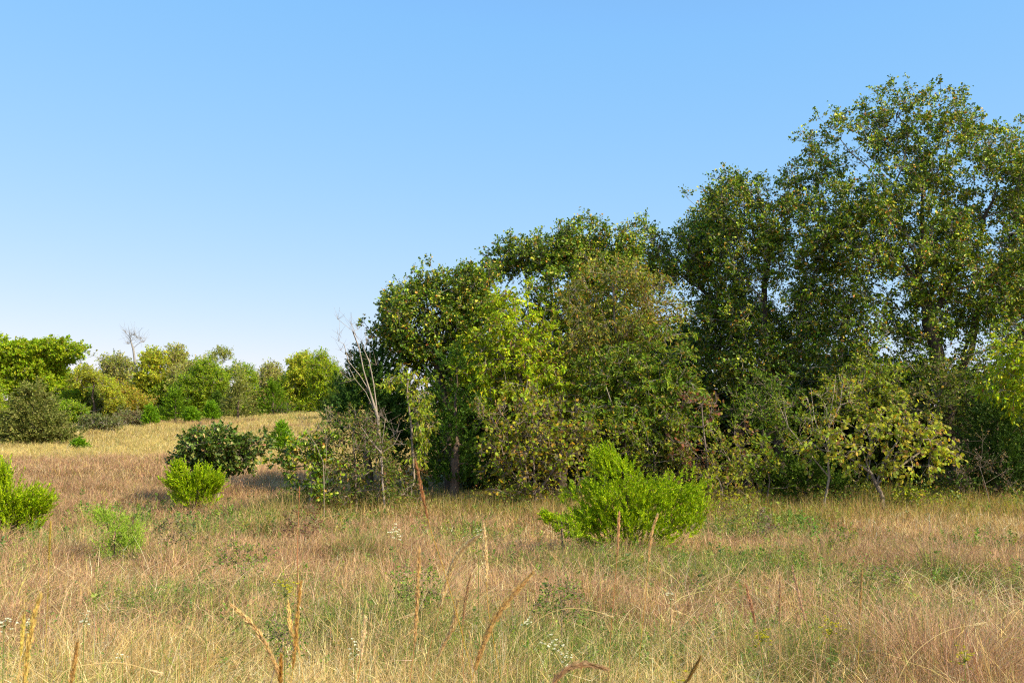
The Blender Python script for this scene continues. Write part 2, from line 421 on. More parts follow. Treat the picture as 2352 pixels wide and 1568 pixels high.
# ------------------------------------------------------------------ meadow grass
STRAW = np.array([.67, .45, .165]); STRAW2 = np.array([.79, .58, .28]); PINK = np.array([.60, .355, .215]); BROWN = np.array([.34, .185, .10])
GREEN = np.array([.15, .21, .035]); LIME = np.array([.30, .36, .055]); PALE = np.array([.80, .68, .45]); YELL = np.array([.66, .52, .16])
def ring(rng, d0, d1, n, a0=-.68, a1=.68):
    d = np.sqrt(rng.uniform(d0 * d0, d1 * d1, n)); s = rng.uniform(a0, a1, n)
    return s * d, d
def edge_depth(x):
    "how far back the meadow is open before the wood begins"
    return np.where(x > -3.2, 23.5, 200.0)
def green_amount(x, y):
    g = noise2(x, y, 1.7, 41) * .6 + noise2(x, y, 0.6, 42) * .4
    px = x / np.maximum(y, .1) * FPX + 1176
    g = g + .09 * np.exp(-((px - 1270) / 330) ** 2) * sstep(3, 6, y) * sstep(13, 8, y) - .05 * sstep(16, 18.5, y) * (x > -4)
    g = g - .10 * sstep(-.5, -2, x) * sstep(7, 4, y) - .16 * sstep(19, 24, y) * (x < -3) + .13 * sstep(54, 62, y)
    return g
def grass_colors(rng, x, y, N):
    g = green_amount(x, y); pk = noise2(x, y, 2.2, 51)
    pk = pk + .17 * sstep(7, 10, y) + .26 * sstep(.15, .35, x / y) * (y < 16) - .26 * sstep(9, 5.5, y) - .33 * sstep(31, 38, y)
    pg = sstep(.47, .66, g); pp = sstep(.38, .60, pk)
    r = rng.uniform(size=N); r2 = rng.uniform(size=N)
    c = np.where((rng.uniform(size=N) < .45)[:, None], STRAW, STRAW2)
    c = np.where((rng.uniform(size=N) < .12)[:, None], PALE, c)
    c = np.where(((y > 33) & (rng.uniform(size=N) < .6))[:, None], YELL, c)
    m = r < pp * .85; c = np.where(m[:, None], np.where((r2 < .6)[:, None], PINK, np.where((r2 < .85)[:, None], BROWN, STRAW)), c)
    m = rng.uniform(size=N) < .05 + pg * .62; c = np.where(m[:, None], np.where((r2 < .6)[:, None], GREEN, LIME), c)
    return c * rng.normal(1, .16, (N, 1)).clip(.5, 1.5) * rng.normal(1, .05, (N, 3))
def grass_zone(acc, seed, d0, d1, dens, hgt, width, a0=-.68, a1=.68, levels=2, wisp=0, tuss=10, spread=.09, lean0=.30):
    rng = np.random.default_rng(seed)
    n = int(dens * (a1 - a0) / 2 * (d1 * d1 - d0 * d0))
    nt = int(tuss * (a1 - a0) / 2 * (d1 * d1 - d0 * d0))
    cx, cyy = ring(rng, d0, d1, nt, a0, a1)
    x, y = ring(rng, d0, d1, n, a0, a1)
    az = rng.normal(.2, 1.6, n); lean = np.abs(rng.normal(lean0, .38, n)); curve = rng.normal(.25, .45, n); boost = np.ones(n)
    # two thirds of the blades stand in tussocks and lean outward from their middle
    m = rng.uniform(size=n) < .66; k = rng.integers(0, nt, m.sum()); ra = rng.uniform(0, math.tau, m.sum()); rr = np.abs(rng.normal(0, spread, m.sum())) * rng.uniform(.6, 1.6, nt)[k]
    x[m] = cx[k] + np.cos(ra) * rr; y[m] = cyy[k] + np.sin(ra) * rr
    tb = rng.normal(0, .9, nt)[k]; tl = np.abs(rng.normal(.1, .25, nt))[k]
    az[m] = ra; lean[m] = .12 + rr / spread * .28 + np.abs(rng.normal(0, .15, m.sum())); boost[m] = rng.uniform(.75, 1.35, nt)[k]
    wx, wy = np.cos(tb) * tl, np.sin(tb) * tl
    vx = np.cos(az[m]) * lean[m] + wx; vy = np.sin(az[m]) * lean[m] + wy
    az[m] = np.arctan2(vy, vx); lean[m] = np.hypot(vx, vy)
    keep = (y < edge_depth(x)) & (y > 2.0)
    x, y, az, lean, curve, boost = x[keep], y[keep], az[keep], lean[keep], curve[keep], boost[keep]; n = len(x)
    hn = .30 + 1.35 * noise2(x, y, .9, 61)
    h = hgt * hn * boost * rng.uniform(.45, 1.15, n)
    root = np.stack([x, y, H(x, y) - .01], -1)
    c = grass_colors(rng, x, y, n) * (.62 + .62 * noise2(x, y, .35, 95))[:, None] * (.80 + .40 * noise2(x, y * .5, 2.6, 96))[:, None]
    add_blades(acc, rng, root, h, az, lean, curve, width * rng.uniform(.6, 1.4, n), c * .85, levels, sag=.12, tipcol=c * 1.1)
    if wisp:      # feathery side bristles on the upper halves
        k = rng.integers(0, n, int(n * wisp)); t = rng.uniform(.35, 1, len(k))
        dv = np.stack([np.cos(az[k]), np.sin(az[k]), 0 * t], -1)
        hor = (lean[k] * t + curve[k] * t * t) * h[k]; ver = t * h[k] * (1 - .12 * t) - .25 * np.abs(lean[k] * t + curve[k] * t * t) * h[k] * t
        q = root[k] + dv * hor[:, None]; q[:, 2] += ver
        add_blades(acc, rng, q, rng.uniform(.03, .13, len(k)), rng.uniform(0, math.tau, len(k)), rng.uniform(.1, 1.4, len(k)), rng.normal(0, .5, len(k)),
                   width * .8, c[k] * rng.normal(1.08, .2, (len(k), 1)), 1)
def strands(acc, seed, n, d0, d1):
    "long pale stems arching over the mass"
    rng = np.random.default_rng(seed); x, y = ring(rng, d0, d1, n)
    kp = noise2(x, y, .9, 88) > .42; x, y = x[kp], y[kp]; n = len(x)
    c = pick(rng, [((.74, .58, .32), 5), ((.62, .42, .20), 3), ((.52, .48, .12), 2), ((.45, .26, .16), 1)], n)
    add_blades(acc, rng, np.stack([x, y, H(x, y)], -1), rng.uniform(.45, .95, n), rng.normal(.4, 1.4, n), np.abs(rng.normal(.45, .4, n)), np.abs(rng.normal(.35, .45, n)), .0028 + .0006 * y, c, 5, sag=.25)
g = Acc()
grass_zone(g, 101, 2.6, 8, 3300, .72, .0046, levels=4, wisp=1.3, tuss=13, spread=.09, lean0=.42)
grass_zone(g, 102, 8, 15, 1900, .54, .0062, levels=3, wisp=1.2, tuss=8, spread=.12, lean0=.4)
grass_zone(g, 103, 15, 26, 850, .46, .0095, levels=2, wisp=.9, tuss=5, spread=.14)
strands(g, 108, 16000, 2.6, 12)
rg = np.random.default_rng(5); n = 900; x, y = ring(rg, 2.7, 6.5, n)      # broad golden blades arching over
add_blades(g, rg, np.stack([x, y, H(x, y)], -1), rg.uniform(.7, 1.15, n), rg.normal(.3, 1.3, n), np.abs(rg.normal(.35, .3, n)), np.abs(rg.normal(.5, .4, n)), .0075,
           pick(rg, [((.85, .62, .22), 5), ((.70, .60, .16), 3), ((.45, .50, .08), 2)], n), 7, sag=.28)
g.build("meadow_grass", M_GRASS, None, kind="stuff", label="dry pinkish and straw coloured grass filling the near meadow", category="grass")
g = Acc()
grass_zone(g, 104, 26, 45, 420, .40, .013, -.66, -.02, 2, .6, tuss=2.5, spread=.2)
grass_zone(g, 105, 45, 88, 190, .30, .020, -.66, .05, 1, .3, tuss=1, spread=.3)
g.build("far_meadow_grass", M_GRASS, None, kind="stuff", label="yellow straw grass on the far open slope", category="grass")

def weeds():
    rng = np.random.default_rng(77); a = Acc()
    x, y = ring(rng, 3.0, 23.5, 150000)
    w = green_amount(x, y) + .05 * rng.normal(size=len(x))
    # keep more of the near ones (equal share of the picture)
    keep = (w > .545) & (rng.uniform(size=len(x)) < np.clip(9 / y ** 1.05, 0, 1) * .55) & (y < edge_depth(x))
    x, y = x[keep], y[keep]; n = len(x)
    h = rng.uniform(.18, .52, n) * (.7 + .6 * noise2(x, y, 1.1, 5)); root = np.stack([x, y, H(x, y)], -1)
    az = rng.uniform(0, math.tau, n); ln = rng.uniform(0, .35, n)
    cs = pick(rng, [((.22, .26, .07), 3), ((.30, .18, .08), 1)], n)
    add_blades(a, rng, root, h, az, ln, 0 * h, .005, cs, 1)
    k = 30; t = rng.uniform(.2, 1.0, (n, k, 1)) ** .8
    d = np.stack([np.cos(az), np.sin(az), 0 * az], -1)[:, None]
    p = root[:, None] + d * (ln * h)[:, None, None] * t + np.array([0, 0, 1.]) * t * h[:, None, None] * .97
    ax = rng.normal(size=(n, k, 3)) * np.array([1, 1, .5]) + np.array([0, 0, .7])
    pal = np.array([(.20, .30, .05), (.13, .23, .04), (.32, .38, .07), (.36, .34, .06), (.10, .17, .05)])
    sp = pal[rng.choice(5, n, p=[.32, .26, .2, .08, .14])]
    col = np.repeat(sp, k, 0) * rng.normal(1, .15, (n * k, 1)).clip(.5, 1.5)
    sz = np.repeat(rng.choice([.014, .020, .032], n, p=[.5, .38, .12]) * (.75 + .05 * y), k) * rng.uniform(.6, 1.3, n * k)
    add_leaves(a, rng, p.reshape(-1, 3) + rng.normal(0, .012, (n * k, 3)), ax.reshape(-1, 3), sz, col, 'simple', .6)
    a.build("green_weeds", M_WEED, None, kind="stuff", label="low green leafy weeds scattered through the dry grass", category="weeds")
weeds()

def undergrowth():
    "tall rank grass and brambles along the foot of the wood"
    rng = np.random.default_rng(78); a = Acc()
    n = 60000
    x = rng.uniform(-5.2, 15.5, n); y = 20.0 + rng.normal(0, .6, n) + (noise2(x, x * 0, 1.5, 3) - .5) * 2.0 + np.maximum(0, rng.uniform(-1, 2.4, n))
    root = np.stack([x, y, H(x, y)], -1)
    c = pick(rng, [((.14, .20, .03), 2.2), ((.30, .31, .06), 2), ((.58, .40, .17), 5), ((.34, .21, .12), 3)], n)
    add_blades(a, rng, root, rng.uniform(.25, .85, n) * (.35 + 1.1 * noise2(x, y, .9, 9)), rng.uniform(0, math.tau, n), rng.uniform(0, .5, n), rng.normal(.2, .3, n), .011, c, 2)
    m = 60000; x = rng.uniform(-5.2, 15.5, m); y = 20.7 + rng.normal(0, .45, m) + np.maximum(0, rng.uniform(-1, 2.2, m))
    z = H(x, y) + rng.uniform(0, .75, m) * noise2(x, y, .7, 31) * 1.5
    keep = noise2(x, y, .6, 33) > .48
    p = np.stack([x, y, z], -1)[keep]
    add_leaves(a, rng, p, rng.normal(size=p.shape), rng.uniform(.035, .075, len(p)), pick(rng, [((.13, .20, .03), 4), ((.28, .32, .04), 3), ((.40, .34, .05), 1), ((.30, .14, .06), .6)], len(p)), 'simple')
    a.build("undergrowth", M_WEED, None, kind="stuff", label="tall green and brown undergrowth along the foot of the wood", category="undergrowth")
undergrowth()

# ------------------------------------------------------------------ the wood on the right: oaks
DARK = (.085, .062, .048)
broadleaf("post_oak", 24, (2195, 1165), [(2175, 960), (2150, 800), (2132, 740), (2110, 600), (2118, 470), (2130, 340)],
    [(2110, 285, 100, 80), (1985, 300, 80, 60), (1900, 290, 55, 28), (2000, 430, 140, 95), (2210, 400, 120, 110), (2300, 420, 75, 110), (2080, 560, 170, 110), (1930, 560, 90, 90),
     (2250, 600, 130, 130), (2345, 560, 70, 180), (2230, 300, 60, 45), (2330, 370, 50, 60), (1890, 480, 60, 60), (2130, 720, 130, 70), (1855, 330, 25, 14), (2180, 230, 40, 30), (2060, 230, 50, 28), (2150, 850, 120, 60), (2010, 740, 110, 80), (2260, 760, 90, 80), (1960, 850, 90, 60)],
    "tallest oak, its broad crown rising highest against the sky", dens=4.7, per=55, size=.074, r_base=.21, clump=.30, seed=5, cbig=DARK,
    limbs=[[(2118, 640), (2040, 590), (1960, 585), (1880, 560)], [(2110, 620), (2060, 480), (1990, 380), (1930, 320)], [(2130, 740), (2200, 620), (2260, 500), (2290, 420)],
           [(2118, 470), (2170, 380), (2190, 280)], [(2110, 600), (2070, 500), (2075, 380), (2060, 260)]], gap=.44, gsc=1.2)
broadleaf("post_oak", 25.5, (2225, 1160), [(2215, 980), (2205, 850), (2230, 760), (2270, 640)],
    [(2340, 740, 70, 90), (2420, 600, 110, 160), (2270, 880, 80, 60), (2330, 960, 90, 60), (2290, 300, 60, 30), (2450, 800, 110, 120), (2400, 420, 60, 70)],
    "dark trunked oak at the right picture edge, behind the tallest oak", dens=7.8, per=50, size=.074, r_base=.22, clump=.30, seed=6, cbig=DARK,
    limbs=[[(2205, 850), (2250, 700), (2330, 560)]])
broadleaf("post_oak", 25, (1792, 1150), [(1778, 960), (1768, 840), (1755, 720), (1765, 600), (1770, 500)],
    [(1725, 430, 55, 30), (1800, 415, 50, 45), (1755, 520, 95, 65), (1705, 600, 80, 70), (1820, 620, 100, 80), (1890, 690, 90, 80), (1765, 740, 120, 80), (1840, 790, 120, 60), (1850, 450, 30, 60), (1670, 450, 40, 50), (1700, 475, 70, 65), (1830, 470, 60, 70), (1880, 380, 50, 45), (1860, 560, 60, 50), (1660, 520, 40, 60), (1840, 900, 110, 60), (1720, 850, 90, 60)],
    "oak joining the left side of the tallest oak, with bare light limbs", csmall=(.34, .29, .23), gsc=1.5, dens=7.5, per=50, size=.074, r_base=.17, clump=.30, seed=7, cbig=DARK,
    limbs=[[(1755, 720), (1700, 640), (1680, 560)], [(1768, 840), (1850, 760), (1910, 700)], [(1765, 600), (1720, 500), (1710, 430)]], gap=.52)
broadleaf("post_oak", 26, (1722, 1150), [(1700, 900), (1680, 770), (1640, 690), (1600, 590), (1560, 520)],
    [(1560, 485, 90, 35), (1480, 500, 45, 30), (1470, 545, 45, 35), (1620, 520, 70, 45), (1560, 600, 90, 60), (1640, 680, 90, 70), (1690, 760, 100, 70), (1600, 860, 100, 80), (1500, 640, 60, 70), (1640, 950, 90, 60), (1600, 485, 60, 30), (1650, 470, 30, 40), (1530, 475, 50, 25), (1625, 510, 85, 50), (1640, 560, 70, 60)],
    "oak with a low flat-topped crown leaning toward the meadow", dens=8.5, per=50, size=.074, r_base=.14, clump=.30, seed=8, cbig=DARK,
    limbs=[[(1680, 770), (1720, 660), (1690, 560)], [(1640, 690), (1560, 600), (1490, 530)]], gap=.45)
broadleaf("blackjack_oak", 25, (1290, 1140), [(1285, 900), (1275, 740), (1262, 640), (1250, 570)],
    [(1180, 590, 62, 32), (1145, 620, 45, 30), (1245, 600, 90, 50), (1325, 555, 70, 38), (1350, 520, 32, 20), (1395, 580, 45, 45), (1400, 650, 75, 60), (1290, 670, 120, 70), (1150, 680, 60, 40), (1300, 780, 110, 80), (1430, 590, 40, 60), (1125, 625, 60, 50), (1100, 680, 60, 60), (1340, 620, 90, 60), (1185, 660, 60, 50), (1165, 645, 40, 35), (1200, 880, 100, 70), (1400, 760, 90, 70)],
    "round topped oak in the middle of the wood above the lime green elm", dens=11.1, per=55, size=.074, r_base=.15, clump=.28, seed=9, cbig=DARK,
    limbs=[[(1275, 740), (1220, 660), (1190, 600)], [(1285, 820), (1350, 690), (1370, 590)]], gap=.42)
broadleaf("blackjack_oak", 24, (1040, 1130), [(1025, 950), (1005, 820), (985, 730), (975, 660)],
    [(995, 645, 50, 35), (925, 690, 45, 38), (880, 745, 38, 42), (1060, 660, 55, 45), (960, 740, 100, 75), (1060, 730, 80, 60), (920, 810, 60, 50), (1000, 820, 90, 60), (1090, 640, 40, 45), (880, 820, 45, 50), (930, 880, 70, 60), (1110, 760, 70, 70), (1030, 900, 80, 60)],
    "dark rounded oak at the left end of the wood", dens=11.7, per=55, size=.074, r_base=.14, clump=.27, seed=10, cbig=DARK,
    limbs=[[(1005, 820), (940, 760), (890, 740)], [(985, 730), (1050, 680)]], gap=.40)
BK = [((.06, .105, .012), 5), ((.085, .13, .012), 3), ((.16, .18, .02), 1)]  # back oak leaves: shade of the wood's interior put into darker greens
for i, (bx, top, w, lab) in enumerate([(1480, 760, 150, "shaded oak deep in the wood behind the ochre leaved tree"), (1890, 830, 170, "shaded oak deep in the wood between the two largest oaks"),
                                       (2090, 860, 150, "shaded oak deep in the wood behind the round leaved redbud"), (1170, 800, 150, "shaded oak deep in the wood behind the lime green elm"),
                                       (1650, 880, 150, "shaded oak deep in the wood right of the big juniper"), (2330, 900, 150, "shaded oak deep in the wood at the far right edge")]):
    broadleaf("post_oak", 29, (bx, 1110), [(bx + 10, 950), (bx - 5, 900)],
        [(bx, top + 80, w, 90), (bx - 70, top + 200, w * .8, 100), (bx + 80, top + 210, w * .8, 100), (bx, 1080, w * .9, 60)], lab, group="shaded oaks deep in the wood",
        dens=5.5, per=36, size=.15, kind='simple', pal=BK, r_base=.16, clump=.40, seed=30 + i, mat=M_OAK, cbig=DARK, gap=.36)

# smaller trees at the edge of the wood
LIME_P = [((.36, .46, .014), 5), ((.24, .34, .016), 3), ((.50, .52, .02), 2), ((.34, .19, .06), .5)]
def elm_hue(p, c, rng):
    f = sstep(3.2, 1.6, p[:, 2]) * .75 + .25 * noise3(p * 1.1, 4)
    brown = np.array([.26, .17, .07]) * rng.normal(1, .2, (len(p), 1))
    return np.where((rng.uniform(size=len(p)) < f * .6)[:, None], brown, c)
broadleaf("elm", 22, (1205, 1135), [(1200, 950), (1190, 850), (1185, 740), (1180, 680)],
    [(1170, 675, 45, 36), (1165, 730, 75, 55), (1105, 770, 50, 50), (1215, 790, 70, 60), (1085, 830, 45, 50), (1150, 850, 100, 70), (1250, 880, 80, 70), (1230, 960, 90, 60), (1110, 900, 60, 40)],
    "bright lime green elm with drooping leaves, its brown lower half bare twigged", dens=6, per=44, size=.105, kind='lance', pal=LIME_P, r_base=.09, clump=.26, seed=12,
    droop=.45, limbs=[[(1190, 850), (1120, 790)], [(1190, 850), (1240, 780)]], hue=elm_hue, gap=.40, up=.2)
OCHRE = [((.30, .27, .035), 4), ((.20, .24, .03), 3), ((.36, .20, .04), 1.2), ((.14, .20, .03), 2)]
broadleaf("hackberry", 22.6, (1440, 1140), [(1435, 950), (1420, 800), (1410, 690), (1405, 620)],
    [(1400, 640, 80, 50), (1490, 660, 75, 60), (1330, 690, 55, 55), (1530, 720, 50, 60), (1420, 750, 100, 60), (1350, 790, 70, 60)],
    "thinly leaved ochre hackberry, its pale twigs showing against the sky", dens=6, per=32, size=.088, kind='lance', pal=OCHRE, r_base=.08, clump=.30, seed=13,
    droop=.3, twigs=7, csmall=(.27, .22, .16), limbs=[[(1420, 800), (1490, 700), (1520, 640)], [(1420, 800), (1350, 720)]], gap=.42)
broadleaf("plum_tree", 21.8, (1470, 1145), [(1460, 1000), (1450, 900)],
    [(1400, 850, 90, 60), (1480, 840, 80, 60), (1540, 800, 50, 50), (1410, 930, 110, 70), (1520, 930, 100, 80), (1580, 880, 50, 50), (1350, 880, 50, 50)],
    "dense mid green tree with narrow leaves behind the big juniper", dens=5.5, per=38, size=.098, kind='lance', pal=[((.16, .25, .02), 4), ((.11, .18, .02), 3), ((.30, .34, .03), 2), ((.30, .20, .05), .7)],
    r_base=.07, clump=.25, seed=14, droop=.35, gap=.42)
cedar("eastern_redcedar", 21.6, (1040, 1135), [(1050, 840, 50, 60), (1035, 910, 65, 80), (1010, 1000, 60, 70), (1060, 1020, 80, 90), (1000, 1085, 50, 40), (1080, 1085, 60, 40)],
    "tall dark redcedar standing left of the brown twiggy thicket", dens=24, per=26, plume=.20, blade=.085, bw=.012, seed=15, r_base=.10, pal=[((.075, .15, .014), 4), ((.05, .11, .014), 3), ((.12, .19, .02), 1.5)], shell=.4, depth=.9, gap=.45)
cedar("eastern_redcedar", 24, (850, 1100), [(845, 835, 32, 40), (825, 890, 50, 60), (880, 900, 60, 90), (800, 950, 45, 45), (900, 1000, 70, 80)],
    "dark redcedar behind the leaning dead tree", dens=40, per=24, plume=.22, blade=.10, bw=.014, seed=16, r_base=.10, pal=[((.05, .11, .018), 4), ((.07, .14, .02), 2)], shell=.4)
cedar("eastern_redcedar", 22.4, (2290, 1150), [(2290, 960, 60, 70), (2260, 1040, 60, 60), (2335, 1040, 70, 90), (2300, 1100, 90, 50)],
    "dark redcedar in the shade at the right picture edge", dens=35, per=24, plume=.22, blade=.09, bw=.012, seed=17, r_base=.10, pal=[((.05, .10, .016), 4), ((.08, .14, .03), 2)], shell=.4)
cedar("eastern_redcedar", 21.5, (1850, 1145), [(1850, 1080, 60, 50), (1800, 1110, 50, 35), (1900, 1110, 40, 35)],
    "low dark redcedar half hidden left of the curved redbud trunk", dens=40, per=24, plume=.18, blade=.08, bw=.012, seed=18, r_base=.05, pal=[((.07, .13, .014), 4), ((.11, .18, .02), 2)], shell=.4)

TWIGGY = [((.34, .36, .03), 4), ((.24, .17, .08), 2.5), ((.52, .34, .04), 1.2), ((.20, .28, .02), 4)]
broadleaf("thicket_bush", 20.6, (1230, 1145), [(1225, 1060), (1220, 1000)],
    [(1165, 960, 70, 50), (1240, 930, 60, 40), (1150, 1030, 55, 60), (1250, 1010, 90, 70), (1200, 1080, 60, 50), (1300, 1070, 50, 50), (1330, 980, 45, 50), (1180, 1125, 80, 22), (1290, 1130, 60, 20)],
    "brown twiggy thicket with yellow and orange leaves left of the big juniper", category='bush', dens=7.5, per=22, size=.072, kind='round', pal=TWIGGY, r_base=.04, clump=.24, seed=20, twigs=9,
    csmall=(.22, .165, .14), mat=M_LEAF, twig=.0045, gap=.36, up=.2,
    limbs=[[(1230, 1140), (1160, 1060), (1130, 960)], [(1230, 1140), (1290, 1050), (1320, 960)], [(1230, 1140), (1200, 1040)]])
broadleaf("thicket_bush", 21.0, (1630, 1150), [(1625, 1060), (1615, 980)],
    [(1610, 950, 60, 50), (1660, 990, 60, 50), (1590, 1020, 50, 50), (1640, 1060, 60, 40)],
    "reddish brown twiggy bush right above the big juniper", category='bush', dens=8, per=18, size=.07, kind='round', pal=[((.24, .13, .08), 4), ((.30, .28, .04), 3), ((.25, .08, .05), 1.5)], r_base=.03, clump=.26, seed=21, twigs=9,
    csmall=(.22, .16, .14), mat=M_LEAF, twig=.0045, gap=.36)
YG = [((.26, .30, .03), 4), ((.17, .24, .025), 3), ((.40, .36, .04), 1.5), ((.30, .16, .06), .8)]
for i, (x, y, w, h, Y, lab, pal) in enumerate([
    (1700, 1030, 80, 80, 20.9, "yellow green bush beside the reddish brown twiggy bush", YG),
    (1655, 1100, 60, 45, 20.2, "low yellow leaved bush at the right foot of the big juniper", [((.36, .36, .03), 4), ((.24, .28, .03), 3), ((.3, .2, .08), 1)]),
    (1765, 1070, 55, 70, 20.8, "small green bush between the yellow green bush and the low redcedar", [((.15, .23, .02), 4), ((.24, .29, .03), 2)]),
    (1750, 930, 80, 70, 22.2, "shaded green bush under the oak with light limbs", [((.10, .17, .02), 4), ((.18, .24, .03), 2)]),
    (1840, 990, 60, 60, 22, "leafy green bush behind the slender pale stemmed sapling", [((.14, .22, .02), 4), ((.28, .32, .03), 2)]),
    (1990, 900, 90, 70, 23, "sunlit yellow green understorey bush high behind the redbud", [((.24, .30, .03), 4), ((.36, .34, .03), 1), ((.15, .2, .02), 2)]),
    (2130, 900, 80, 80, 23, "olive leaved understorey bush below the trunk of the tallest oak", [((.18, .22, .04), 4), ((.12, .17, .03), 3), ((.3, .22, .08), 1)]),
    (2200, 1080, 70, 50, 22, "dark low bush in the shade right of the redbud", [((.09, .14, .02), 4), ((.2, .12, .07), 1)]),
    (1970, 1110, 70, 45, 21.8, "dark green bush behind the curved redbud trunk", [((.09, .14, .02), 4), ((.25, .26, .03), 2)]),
    (1390, 1020, 70, 60, 21, "orange flecked green bush directly behind the top of the big juniper", [((.20, .26, .02), 4), ((.45, .32, .03), 1.5), ((.14, .2, .02), 2)]),
    (1500, 1020, 80, 60, 21.2, "green bush behind the right half of the big juniper", [((.16, .23, .02), 4), ((.30, .31, .03), 2)]),
    (2080, 1140, 50, 25, 20.4, "small yellow leaved shrub at the foot of the redbud", [((.36, .38, .03), 4), ((.2, .26, .03), 2)]),
    (1560, 1085, 60, 45, 21.3, "brownish bush low behind the right shoulder of the big juniper", [((.2, .2, .04), 3), ((.3, .17, .08), 2)]),
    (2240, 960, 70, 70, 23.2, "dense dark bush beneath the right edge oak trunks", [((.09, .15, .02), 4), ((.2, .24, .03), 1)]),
    (1480, 1100, 110, 45, 21.6, "low tangled bush hidden behind the big juniper", [((.11, .16, .02), 4), ((.24, .15, .07), 2)]),
    (930, 1085, 45, 35, 21.2, "low dull bush in the dark gap left of the tall redcedar", [((.13, .13, .03), 3), ((.26, .14, .06), 2)]),
    ]):
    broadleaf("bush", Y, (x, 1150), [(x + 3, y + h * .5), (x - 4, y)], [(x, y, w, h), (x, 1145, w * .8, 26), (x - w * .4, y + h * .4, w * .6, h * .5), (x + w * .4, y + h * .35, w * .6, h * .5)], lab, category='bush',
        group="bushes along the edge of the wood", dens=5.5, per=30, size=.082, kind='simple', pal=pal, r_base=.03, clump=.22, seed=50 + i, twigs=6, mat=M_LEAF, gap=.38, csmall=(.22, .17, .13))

# redbud with the curved trunk
broadleaf("redbud", 20.2, (2033, 1172), [(2026, 1140), (2013, 1112), (2000, 1085), (1990, 1062)],
    [(1960, 1000, 75, 40), (2060, 985, 80, 45), (2150, 1000, 55, 38), (1890, 1030, 55, 28), (2010, 1045, 70, 25), (2090, 1050, 80, 25), (2080, 935, 35, 18), (2180, 1040, 35, 22), (2130, 960, 40, 20)],
    "small spreading redbud with round yellow green leaves on a curved forked trunk", dens=8, per=22, size=.078, kind='round', pal=[((.40, .43, .05), 5), ((.28, .34, .04), 3), ((.50, .40, .06), 1), ((.36, .20, .08), .7)],
    r_base=.055, clump=.26, seed=22, droop=.5, twigs=5, csmall=(.30, .24, .19), cbig=(.20, .155, .12), mat=M_LEAF, up=-.2, gap=.30, twig=.0045,
    limbs=[[(2013, 1112), (2055, 1080), (2110, 1040), (2150, 1000)], [(2000, 1085), (1950, 1050), (1880, 1030)], [(1990, 1062), (2000, 1010), (1960, 980)], [(2013, 1112), (2030, 1060), (2070, 1000), (2080, 940)]])
broadleaf("sapling", 20.6, (1908, 1150), [(1900, 1040), (1903, 980), (1915, 900), (1920, 860)],
    [(1925, 880, 35, 30), (1800, 940, 20, 25), (1960, 910, 40, 40), (1870, 960, 35, 40), (1840, 1010, 40, 30), (1900, 930, 30, 40)],
    "slender pale stemmed sapling with orange tinged leaves, branching left of the redbud", dens=10, per=26, size=.07, kind='lance', pal=[((.28, .34, .03), 4), ((.45, .26, .04), 1.5), ((.2, .26, .03), 2)],
    r_base=.035, clump=.25, seed=23, csmall=(.36, .29, .22), cbig=(.3, .24, .18), mat=M_LEAF,
    limbs=[[(1900, 1070), (1850, 1030), (1810, 980), (1798, 920)], [(1903, 980), (1930, 930), (1935, 880)], [(1900, 1040), (1870, 960), (1862, 890)]])
broadleaf("elm", 21, (2440, 1150), [(2430, 980), (2400, 860), (2370, 760)],
    [(2320, 840, 35, 50), (2350, 800, 50, 70), (2290, 890, 30, 35), (2370, 900, 60, 70), (2335, 720, 25, 25), (2400, 760, 60, 70)],
    "narrow drooping leaved bright elm cut by the right picture edge", dens=10, per=40, size=.10, kind='lance', pal=LIME_P, r_base=.03, clump=.26, seed=24, droop=.55, mat=M_LEAF, up=.1)
broadleaf("dead_bush", 20.5, (2270, 1160), [(2262, 1110), (2250, 1070)],
    [(2235, 1035, 45, 25), (2290, 1080, 45, 25), (2250, 1080, 45, 20), (2320, 1120, 30, 20)],
    "leafless greyish brown bush with withered leaf tips in front of the right redcedar", category='bush', dens=5, per=22, size=.05, r_tip=.002, kind='lance', pal=[((.30, .21, .14), 3), ((.22, .15, .10), 2)], r_base=.012, clump=.26, seed=25,
    twigs=9, csmall=(.22, .17, .13), mat=M_LEAF, twig=.002, wood_parts=False, wig=.2)

# left end of the wood
BARE = (.32, .26, .21)
def bare_tree(name, Y, base, trunkpts, limbs, targets, label, seed, r_base, category='tree', col=BARE, group=None, r_tip=.004, twn=6, twl=.35, bias=(-.3, 0, .8)):
    rng = np.random.default_rng(seed)
    bx = P(base[0], base[1], Y); bx[2] = float(H(bx[0], bx[1])) - .03
    root = thing(name, bx, label, category, group)
    T = np.array([P(x, y, Y) + rng.normal(0, .12, 3) * np.array([.3, 1.6, .3]) for x, y in targets])
    pos, par, cnt, rad, tips = wood(rng, [bx] + [P(*q, Y) for q in trunkpts], [[P(*q, Y) for q in l] for l in limbs], T, r_base, .07, .5, r_tip)
    big, small = Acc(), Acc(); mesh_wood(big, small, rng, pos, par, cnt, rad, col, col, thr=r_base * .45)
    tw = Acc(); C = np.repeat(T, twn, 0); d = unit(rng.normal(size=C.shape) * .8 + np.array(bias)); ln = twl * rng.uniform(.3, 1.2, (len(C), 1))
    add_sticks(small, rng, C, C + d * ln, r_tip * .8, np.broadcast_to(np.array(col), C.shape))
    if big.nv: big.build("trunk", M_BARK, root)
    small.build("branches", M_TWIG, root)
    return root
